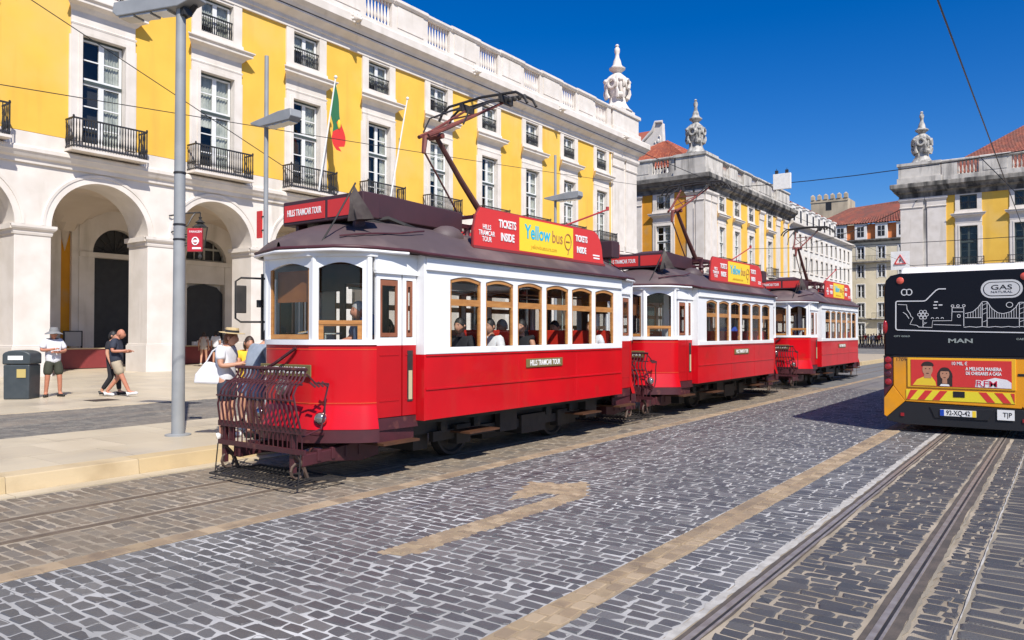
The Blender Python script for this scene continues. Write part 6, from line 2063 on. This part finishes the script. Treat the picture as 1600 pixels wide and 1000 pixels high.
def person(label, loc, face, pose=None, base=STAND, skin=None, hair=None, hair_len=0.0, shirt=None, sleeve=.5, legs=None, leg_len=.45, skirt=None, shoes=None,
           hat=None, scale=1.0, group=None, bulk=1.0, hands=True, detail=2, bald=False):
    """face: direction (radians, 0=+x) the body faces. Local +y is forward"""
    J = dict(base)
    if pose: J.update(pose)
    J = {k: Vector(v) for k, v in J.items()}
    skin = skin or SKIN
    t = thing('person', label, 'person', loc, group, rotz=face - math.pi / 2)
    t.scale = (scale,) * 3
    names = ['pelvis', 'belly', 'chest', 'neck', 'shL', 'elL', 'wrL', 'haL', 'shR', 'elR', 'wrR', 'haR', 'hiL', 'knL', 'anL', 'toL', 'hiR', 'knR', 'anR', 'toR']
    rad = dict(pelvis=(.13, .105), belly=(.125, .10), chest=(.14, .105), neck=.06, sh=.068, el=.048, wr=.032, ha=.036, hi=.092, kn=.064, an=.044, to=.036)
    idx = {n: i for i, n in enumerate(names)}
    V = [J[n] for n in names]
    Rr = [rad.get(n, rad.get(n[:2])) for n in names]
    E = [('pelvis', 'belly'), ('belly', 'chest'), ('chest', 'neck')]
    for s in 'LR':
        E += [('chest', 'sh' + s), ('sh' + s, 'el' + s), ('el' + s, 'wr' + s), ('wr' + s, 'ha' + s), ('pelvis', 'hi' + s), ('hi' + s, 'kn' + s), ('kn' + s, 'an' + s), ('an' + s, 'to' + s)]
    E = [(idx[a], idx[c]) for a, c in E]
    # neck runs up into the skull
    hd = J['head']; V.append(J['neck'].lerp(hd, .55)); Rr.append(.052); E.append((idx['neck'], len(V) - 1))
    body = skin_mesh('body', V, E, Rr, skin, detail)
    # head and fingers joined into the same mesh
    bm = bmesh.new(); bm.from_mesh(body)
    q = MB()
    fwd = (hd - J['neck']); fwd = Vector((0, 1, -.05 - max(0, fwd.y - .05) * 1.5)).normalized() if 'look' not in J else J['look'].normalized()
    side = fwd.cross(Vector((0, 0, 1))).normalized(); upv = side.cross(fwd)
    H = lambda a, f, u: tuple(hd + side * a + fwd * f + upv * u)
    n, k = 14, 10
    vs, fs = [], []
    for i in range(k + 1):
        ph = math.pi * i / k
        for j in range(n):
            th = 2 * math.pi * j / n
            sx, sf, su = math.sin(ph) * math.cos(th), math.sin(ph) * math.sin(th), math.cos(ph)
            jaw = 1 - .28 * max(0, -su) ** 1.2
            f = sf * .098 * (1 if sf > 0 else 1.02) * (1 - .12 * max(0, -su)) + (.012 if su < -.2 and sf > 0 else 0)
            if sf > .85 and abs(su + .12) < .25: f += .02
            vs.append(H(sx * .078 * jaw, f, su * .122))
    for i in range(k):
        for j in range(n):
            a, c = i * n + j, i * n + (j + 1) % n
            fs.append((a, c, c + n, a + n))
    q.add(vs, fs)
    q.add([H(-.016, .09, .02), H(.016, .09, .02), H(.02, .095, -.035), H(-.02, .095, -.035), H(0, .125, -.03)], [(0, 1, 4), (1, 2, 4), (2, 3, 4), (3, 0, 4)])
    for s in (-1, 1):
        q.ball(H(s * .08, -.005, -.005), (.014, .026, .034), 6, k=4)
    if hands:
        for s in 'LR':
            w, h = J['wr' + s], J['ha' + s]
            d = (h - w).normalized(); up2 = Vector((0, .3, 1)); a_ = d.cross(up2)
            a_ = a_.normalized() if a_.length > .1 else Vector((1, 0, 0)); cu = d.cross(a_).normalized()
            for kf in range(4):
                o_ = (kf - 1.5) * .018
                ln = (.062, .074, .07, .055)[kf]
                p0 = h + a_ * o_ + d * .012
                p1 = p0 + d * ln * .55 + cu * .008; p2 = p1 + d * ln * .40 + cu * .022
                q.tube([p0, p1, p2], [.0105, .010, .007], 5)
            p0 = w.lerp(h, .5) + a_ * .03; q.tube([p0, p0 + d * .035 + a_ * .022, p0 + d * .065 + a_ * .022 + cu * .01], [.013, .011, .008], 5)
    tmp = q.mesh('tmp', skin, recalc=True)
    bm.from_mesh(tmp); bm.to_mesh(body); bm.free(); bpy.data.meshes.remove(tmp)
    body.polygons.foreach_set('use_smooth', [True] * len(body.polygons))
    bo = place('body', body, t, local=True)
    # face: eyes, brows, mouth
    e = MB()
    for s in (-1, 1):
        e.ball(H(s * .031, .089, .012), (.009, .006, .005), 6, k=4); e.box(0, 0, 0, 0, 0, 0) if False else None
        e.tube([H(s * .018, .094, .036), H(s * .048, .084, .034)], .003, 4)
    e.tube([H(-.024, .094, -.062), H(0, .1, -.064), H(.024, .094, -.062)], .003, 4)
    e.build('face_features', mat('dark_features', (.06, .03, .025), .6), t, local=True)
    if hair:
        q = MB()
        vs, fs = [], []
        k2 = 7
        for i in range(k2 + 1):
            ph = math.pi * (.60 if not bald else .56) * i / k2
            for j in range(n):
                th = 2 * math.pi * j / n
                front = max(0, math.sin(th))
                p_ = ph * (1 - .42 * front)
                vs.append(H(math.sin(p_) * math.cos(th) * .088, math.sin(p_) * math.sin(th) * .108 - .008, math.cos(p_) * .134 + .002))
        for i in range(k2):
            for j in range(n):
                a, c = i * n + j, i * n + (j + 1) % n
                fs.append((a, c, c + n, a + n))
        q.add(vs, fs)
        if hair_len:
            q.lathe([(.05, -hair_len), (.085, -hair_len * .6), (.095, -.05), (.085, .03)], (0, 0, 0), 10)
            k0 = len(vs)
            q.v = q.v[:k0] + [H(v[0] * 1.05, -.055 + v[1] * .6, v[2]) for v in q.v[k0:]]
        q.build('hair', hair, t, local=True, smooth=80)
    if shirt:
        up_ = 1.0
        Vs = [J['pelvis'].lerp(J['belly'], -.95), J['pelvis'].lerp(J['belly'], .7), J['chest'], J['chest'].lerp(J['neck'], .72), J['shL'], J['shL'].lerp(J['elL'], sleeve) if sleeve <= 1 else J['elL'],
              J['shR'], J['shR'].lerp(J['elR'], sleeve) if sleeve <= 1 else J['elR']]
        Es = [(0, 1), (1, 2), (2, 3), (2, 4), (4, 5), (2, 6), (6, 7)]
        Rs = [(.185 * bulk, .15 * bulk), (.165 * bulk, .135 * bulk), (.165 * bulk, .128 * bulk), .085, .088, .082, .088, .082]
        if sleeve > 1:
            for s, e_ in (('L', 5), ('R', 7)):
                Vs.append(J['el' + s].lerp(J['wr' + s], .9)); Es.append((e_, len(Vs) - 1)); Rs.append(.05)
            Rs[5] = Rs[7] = .062
        place('shirt', skin_mesh('shirt', Vs, Es, Rs, shirt, detail), t, local=True)
    if legs:
        Vs = [J['pelvis'], J['pelvis'].lerp(J['belly'], .75)]
        Es, Rs = [(0, 1)], [(.155 * bulk, .13 * bulk), (.148 * bulk, .122 * bulk)]
        for s in 'LR':
            a = len(Vs)
            if leg_len <= 1:
                Vs += [J['hi' + s], J['hi' + s].lerp(J['kn' + s], leg_len)]
                Es += [(0, a), (a, a + 1)]; Rs += [.115 * bulk, .108]
            else:
                Vs += [J['hi' + s], J['kn' + s], J['kn' + s].lerp(J['an' + s], leg_len - 1)]
                Es += [(0, a), (a, a + 1), (a + 1, a + 2)]; Rs += [.105 * bulk, .078, .062]
        place('trousers' if leg_len > 1 else 'shorts', skin_mesh('shorts', Vs, Es, Rs, legs, detail), t, local=True)
    if skirt:
        b = MB(); b.lathe([(.13, .98), (.17, .88), (.21, .70), (.23, .55)], (0, 0, 0), 14); b.build('skirt', skirt, t, local=True, smooth=60)
    if shoes:
        for s in 'LR':
            a, o_ = J['an' + s], J['to' + s]
            d = (o_ - a); d.z = 0; d.normalize(); 
            Vs = [a + Vector((0, 0, -.03)), a - d * .04 + Vector((0, 0, -.045)), a.lerp(o_, .6) + Vector((0, 0, -.012)), o_ + d * .05]
            place('shoe', skin_mesh('shoe', Vs, [(0, 1), (0, 2), (2, 3)], [.05, .045, .048, .036], shoes, 1), t, local=True)
    if hat:
        kind, m, m2 = hat
        b = MB()
        if kind == 'brim':   # floppy sun hat
            pr = [(.205, .02), (.2, .035), (.105, .06), (.10, .11), (.085, .155), (.0, .165)]
        else:                # flat straw boater
            pr = [(.20, .075), (.20, .085), (.105, .088), (.10, .16), (.0, .165)]
        b.lathe(pr, (0, 0, 0), 18)
        if kind == 'brim': b.v = [(v[0], v[1], v[2] - (.035 * abs(v[0]) / .2 if abs(v[2]) < .05 else 0)) for v in b.v]
        b.v = [H(v[0], v[1], v[2]) for v in b.v]
        ho = b.build('hat', m, t, local=True, smooth=50)
        if m2:
            b = MB(); b.lathe([(.109, .09), (.106, .125)], (0, 0, 0), 18); b.v = [H(v[0], v[1], v[2]) for v in b.v]; b.build('hat_band', m2, t, local=True, smooth=50)
    return t

C_W = mat('cloth_white', (.72, .72, .73), .85, col2=(.62, .62, .65), nscale=9)
C_N = mat('cloth_navy', (.022, .027, .045), .85, col2=(.03, .036, .055), nscale=9)
C_K = mat('cloth_black', (.014, .014, .018), .85)
C_KH = mat('cloth_khaki', (.40, .33, .23), .85, col2=(.34, .28, .20), nscale=9)
C_OL = mat('cloth_dark_olive', (.045, .048, .032), .85)
C_B = mat('cloth_denim_blue', (.10, .15, .26), .85, col2=(.13, .19, .30), nscale=9)
C_G = mat('cloth_grey_blue', (.28, .32, .38), .85, col2=(.22, .26, .31), nscale=9)
C_Y = mat('cloth_yellow', (.75, .48, .03), .85)
C_R = mat('cloth_red', (.35, .03, .035), .85)
C_BG = mat('cloth_beige', (.50, .43, .36), .85)
STRAW = mat('straw', (.62, .48, .26), .8, col2=(.52, .39, .20), nscale=14)
HATG = mat('grey_hat_cloth', (.20, .20, .20), .85)
H_BR = mat('brown_hair', (.045, .024, .014), .6); H_BK = mat('black_hair', (.012, .010, .010), .6); H_GY = mat('grey_hair', (.30, .29, .28), .7); H_RD = mat('auburn_hair', (.16, .06, .025), .6)
SHOE_D = mat('dark_shoe', (.02, .02, .02), .6); SHOE_W = mat('white_shoe', (.6, .6, .6), .6)
TOCAM = lambda x, y: math.atan2(-y, -x)

# man in the sun hat beside the bin, arms folded over his belly looking at his hands
person('man in grey sun hat, white shirt and dark shorts standing by the litter bin', (-21.25, 9.05, PZ), TOCAM(-21.2, 9) + .25,
       dict(elL=(-.27, .02, 1.14), wrL=(-.05, .22, 1.12), haL=(.03, .24, 1.13), elR=(.27, .02, 1.16), wrR=(.09, .23, 1.19), haR=(.01, .25, 1.21), head=(0, .05, 1.58), knL=(-.14, .04, .49), anL=(-.16, 0, .085), toL=(-.2, .15, .035), knR=(.13, .03, .49), anR=(.15, -.02, .085), toR=(.22, .14, .035)),
       skin=SKIN_R, hair=H_GY, shirt=C_W, sleeve=.85, legs=C_OL, leg_len=.92, shoes=SHOE_D, hat=('brim', HATG, None), scale=1.03, bulk=1.12)
# bald man in navy T shirt walking to the right, phone in hand
wd = math.atan2(.589, .808)
walk = dict(knR=(.10, .17, .50), anR=(.10, .34, .12), toR=(.10, .50, .09), knL=(-.10, .02, .49), anL=(-.10, -.26, .12), toL=(-.10, -.12, .035), elR=(.25, -.02, 1.14), wrR=(.20, .24, 1.15), haR=(.17, .31, 1.17), elL=(-.25, .0, 1.13), wrL=(-.20, .24, 1.12), haL=(-.14, .31, 1.14), head=(0, .10, 1.57))
person('bald man in navy shirt and beige shorts walking and looking down at his hands', (-20.0, 10.05, PZ), wd + .15, walk, skin=SKIN_R, shirt=C_N, sleeve=.8, legs=C_KH, leg_len=.9, shoes=SHOE_W, scale=1.03, bulk=1.18)
b = MB(); b.box(-.0, .001, 0, .001, 0, .001)
person('person in black trousers walking just behind the bald man', (-20.44, 10.15, PZ), wd + .1, dict(knL=(-.10, .12, .49), anL=(-.1, .16, .1), toL=(-.1, .33, .05), anR=(.1, -.22, .13), toR=(.1, -.08, .04)), hair=H_BK, hair_len=.1, shirt=C_K, sleeve=.7, legs=C_K, leg_len=1.9, shoes=SHOE_D, scale=.99)
# two women at the second counter
person('woman in pale top and bare legs leaning at the counter in the second arch', (-36.75, 23.0, PZ), math.pi * .80, dict(knL=(-.10, .02, .49), anL=(-.12, -.12, .085), toL=(-.13, .04, .035), knR=(.12, .12, .50), anR=(.13, .16, .085), toR=(.13, .32, .035), chest=(0, .10, 1.27), neck=(0, .16, 1.44), head=(0, .20, 1.56), shL=(-.15, .10, 1.38), shR=(.15, .10, 1.38)), hair=H_BR, hair_len=.22, shirt=C_BG, sleeve=.5, legs=C_BG, leg_len=.35, shoes=SHOE_W, scale=1.0)
person('woman in white blouse and black shorts beside the counter in the second arch', (-36.5, 23.55, PZ), math.pi * .7, dict(head=(0, .06, 1.58)), hair=H_BK, hair_len=.12, shirt=C_W, sleeve=.7, legs=C_K, leg_len=.7, shoes=SHOE_W, scale=1.02)
# people waiting behind the gate of the first tram
wh = person('woman in straw hat and white top looking down beside the nearest tram', (-10.80, 7.16, PZ), wd - .15,
       dict(elL=(-.24, .02, 1.14), wrL=(-.08, .24, 1.14), haL=(-.02, .30, 1.16), elR=(.24, .03, 1.13), wrR=(.10, .26, 1.16), haR=(.04, .32, 1.18), head=(0, .08, 1.57)),
       hair=H_RD, hair_len=.10, shirt=C_W, sleeve=.7, legs=C_N, leg_len=.85, shoes=SHOE_W, hat=('boater', STRAW, C_K), scale=1.0)
bg = thing('shoulder_bag', 'large white shoulder bag hanging at the side of the woman in the straw hat', 'bag', (-11.2, 6.92, 1.0))
b = MB(); TBG = lambda a, n, z: (-10.93 + .808 * a + .589 * n, 6.98 + .589 * a - .808 * n, z + .08)
b = MB(TBG); b.extr([(-.26, .98), (.20, .96), (.22, 1.05), (.12, 1.28), (-.08, 1.32), (-.24, 1.12)], lambda a, z: (a, -.07, z), lambda a, z: (a, .07, z)); b.build('bag_body', C_W, bg, bevel=.03)
b = MB(TBG); b.tube([(-.1, 0, 1.28), (.02, .02, 1.48), (.16, -.02, 1.60), (.20, -.04, 1.45), (.12, 0, 1.26)], .012, 5); b.build('strap', C_W, bg)
person('young person in bright yellow top behind the woman in the straw hat', (-11.35, 7.95, PZ), TOCAM(-11, 8) + .3, dict(elR=(.23, .05, 1.15), wrR=(.12, .22, 1.25), haR=(.06, .26, 1.32)), hair=H_BR, hair_len=.15, shirt=C_Y, sleeve=.5, legs=C_B, leg_len=.6, shoes=SHOE_W, scale=.93)
person('man in grey blue shirt leaning towards the front of the nearest tram', (-10.35, 7.35, PZ), wd + .9, dict(chest=(0, .12, 1.26), neck=(0, .19, 1.42), head=(0, .25, 1.52), shL=(-.165, .12, 1.36), shR=(.165, .12, 1.36), elR=(.24, .16, 1.08), wrR=(.22, .28, .90), haR=(.2, .33, .83), elL=(-.24, .16, 1.08), wrL=(-.2, .36, 1.02), haL=(-.16, .43, 1.02)), hair=H_BK, shirt=C_G, sleeve=.95, legs=C_B, leg_len=.85, shoes=SHOE_D, scale=1.04, bulk=1.1)
person('person in blue jacket standing right beside the far front corner of the nearest tram', (-9.75, 7.35, PZ), wd + .4, dict(), hair=H_BK, shirt=C_B, sleeve=1.5, legs=C_KH, leg_len=.85, shoes=SHOE_D, scale=1.02)

# driver and passengers
def seat_person(label, lx_, ly_, face, tr=0, **kw):
    o = TRAMS[tr].location
    kw.setdefault('hands', True)
    return person(label, (o.x + lx_, o.y + ly_, .36 + (kw.pop('dz', 0))), face, base=SIT, detail=1, **kw)
person('grey haired tram driver in blue shirt at the front window of the nearest tram', (TR1.x + .60, TR1.y - 3.22, .70 - .02), -math.pi / 2 - .3, dict(head=(0, .09, 1.50), neck=(0, .03, 1.40), elR=(.26, .08, 1.12), wrR=(.16, .28, 1.08), haR=(.1, .34, 1.08)), skin=SKIN_R, hair=H_GY, shirt=C_B, sleeve=.9, legs=C_N, leg_len=1.9, shoes=SHOE_D, bulk=1.15, scale=.97)
F = -math.pi / 2
seat_person('passenger in long dark sleeves in the front saloon window of the nearest tram', .78, -1.48, F + .1, hair=H_BK, shirt=C_K, sleeve=1.5, legs=C_K, leg_len=1.9, shoes=SHOE_D)
seat_person('passenger in black leaning at the front saloon window of the nearest tram, nearer the aisle', .42, -1.44, F + .35, hair=H_BR, hair_len=.2, shirt=C_K, sleeve=.9, legs=C_K, leg_len=1.9, shoes=SHOE_D)
seat_person('passenger in white shirt in the second saloon window of the nearest tram', .74, -.72, F + .05, hair=H_BK, shirt=C_W, sleeve=.7, legs=C_N, leg_len=1.9, shoes=SHOE_D)
seat_person('dark haired woman with bare arm in the third saloon window of the nearest tram', .80, .05, F + .2, hair=H_BK, hair_len=.32, shirt=C_K, sleeve=.15, legs=C_K, leg_len=1.9, shoes=SHOE_D)
seat_person('passenger in navy top on the far seats of the nearest tram', -.72, .82, F + .2, hair=H_BK, hair_len=.2, shirt=C_N, sleeve=.7, legs=C_K, leg_len=1.9, shoes=SHOE_D)
seat_person('woman in striped white top in the rearmost saloon window of the nearest tram', .80, 2.28, F + .15, hair=H_RD, hair_len=.2, shirt=C_W, sleeve=.6, legs=C_N, leg_len=1.9, shoes=SHOE_D)
seat_person('passenger in red top by the aisle, seen through the second window of the nearest tram', -.42, -.68, F + .1, hair=H_BR, shirt=C_R, sleeve=.7, legs=C_N, leg_len=1.9, shoes=SHOE_D)
seat_person('grey haired passenger by the aisle, seen through the third window of the nearest tram', .40, .06, F - .1, hair=H_GY, shirt=C_K, sleeve=.7, legs=C_N, leg_len=1.9, shoes=SHOE_D)
seat_person('passenger in grey blue top in the fifth window of the nearest tram', .44, 1.60, F + .1, hair=H_BK, shirt=C_G, sleeve=.7, legs=C_N, leg_len=1.9, shoes=SHOE_D)
seat_person('passenger in beige top on the far front seat of the nearest tram', -.74, -1.46, F + .1, hair=H_BR, hair_len=.2, shirt=C_BG, sleeve=.7, legs=C_N, leg_len=1.9, shoes=SHOE_D)
seat_person('passenger in blue top in the fourth window of the middle tram', .6, .80, F + .2, tr=1, hair=H_BK, shirt=mat('cloth_bright_blue', (.02, .06, .38), .8), sleeve=.8, legs=C_K, leg_len=1.9, shoes=SHOE_D, dz=.2)
# people far down the street
rr = random.Random(4)
CL = [C_K, C_N, C_R, C_B, C_G, C_W, C_K, C_R]
HB = [H_BK, H_BR, H_GY]
where = ['leftmost of the distant group', 'second from left of the group', 'third from left of the group', 'fourth from left of the group', 'fifth from left of the group', 'sixth from left of the group', 'seventh from left of the group', 'eighth from left of the group', 'ninth from left, near the bus', 'last, half hidden by the bus']
cn = ['black', 'navy', 'red', 'blue', 'grey', 'white', 'black', 'red', 'black', 'navy']
for i in range(10):
    px = 1344 + i * 4.2
    a = (px - 800) / 1200
    d = Vector((.808 * a - .589, .589 * a + .808, 0))
    q_ = d * (104 + rr.uniform(-7, 7))
    person('person in %s top far down the street, %s' % (cn[i], where[i]), (q_.x, q_.y, 0), rr.uniform(0, 6.28), dict(anL=(-.1, -.15, .1), toL=(-.1, 0, .04), anR=(.1, .15, .1), toR=(.1, .3, .05)), hair=HB[i % 3], shirt=[C_K, C_N, C_R, C_B, C_G, C_W, C_K, C_R, C_K, C_N][i], sleeve=.8, legs=[C_N, C_K, C_B][i % 3], leg_len=1.9, shoes=SHOE_D, scale=rr.uniform(.96, 1.06), detail=1, hands=False, group='people far down the street')
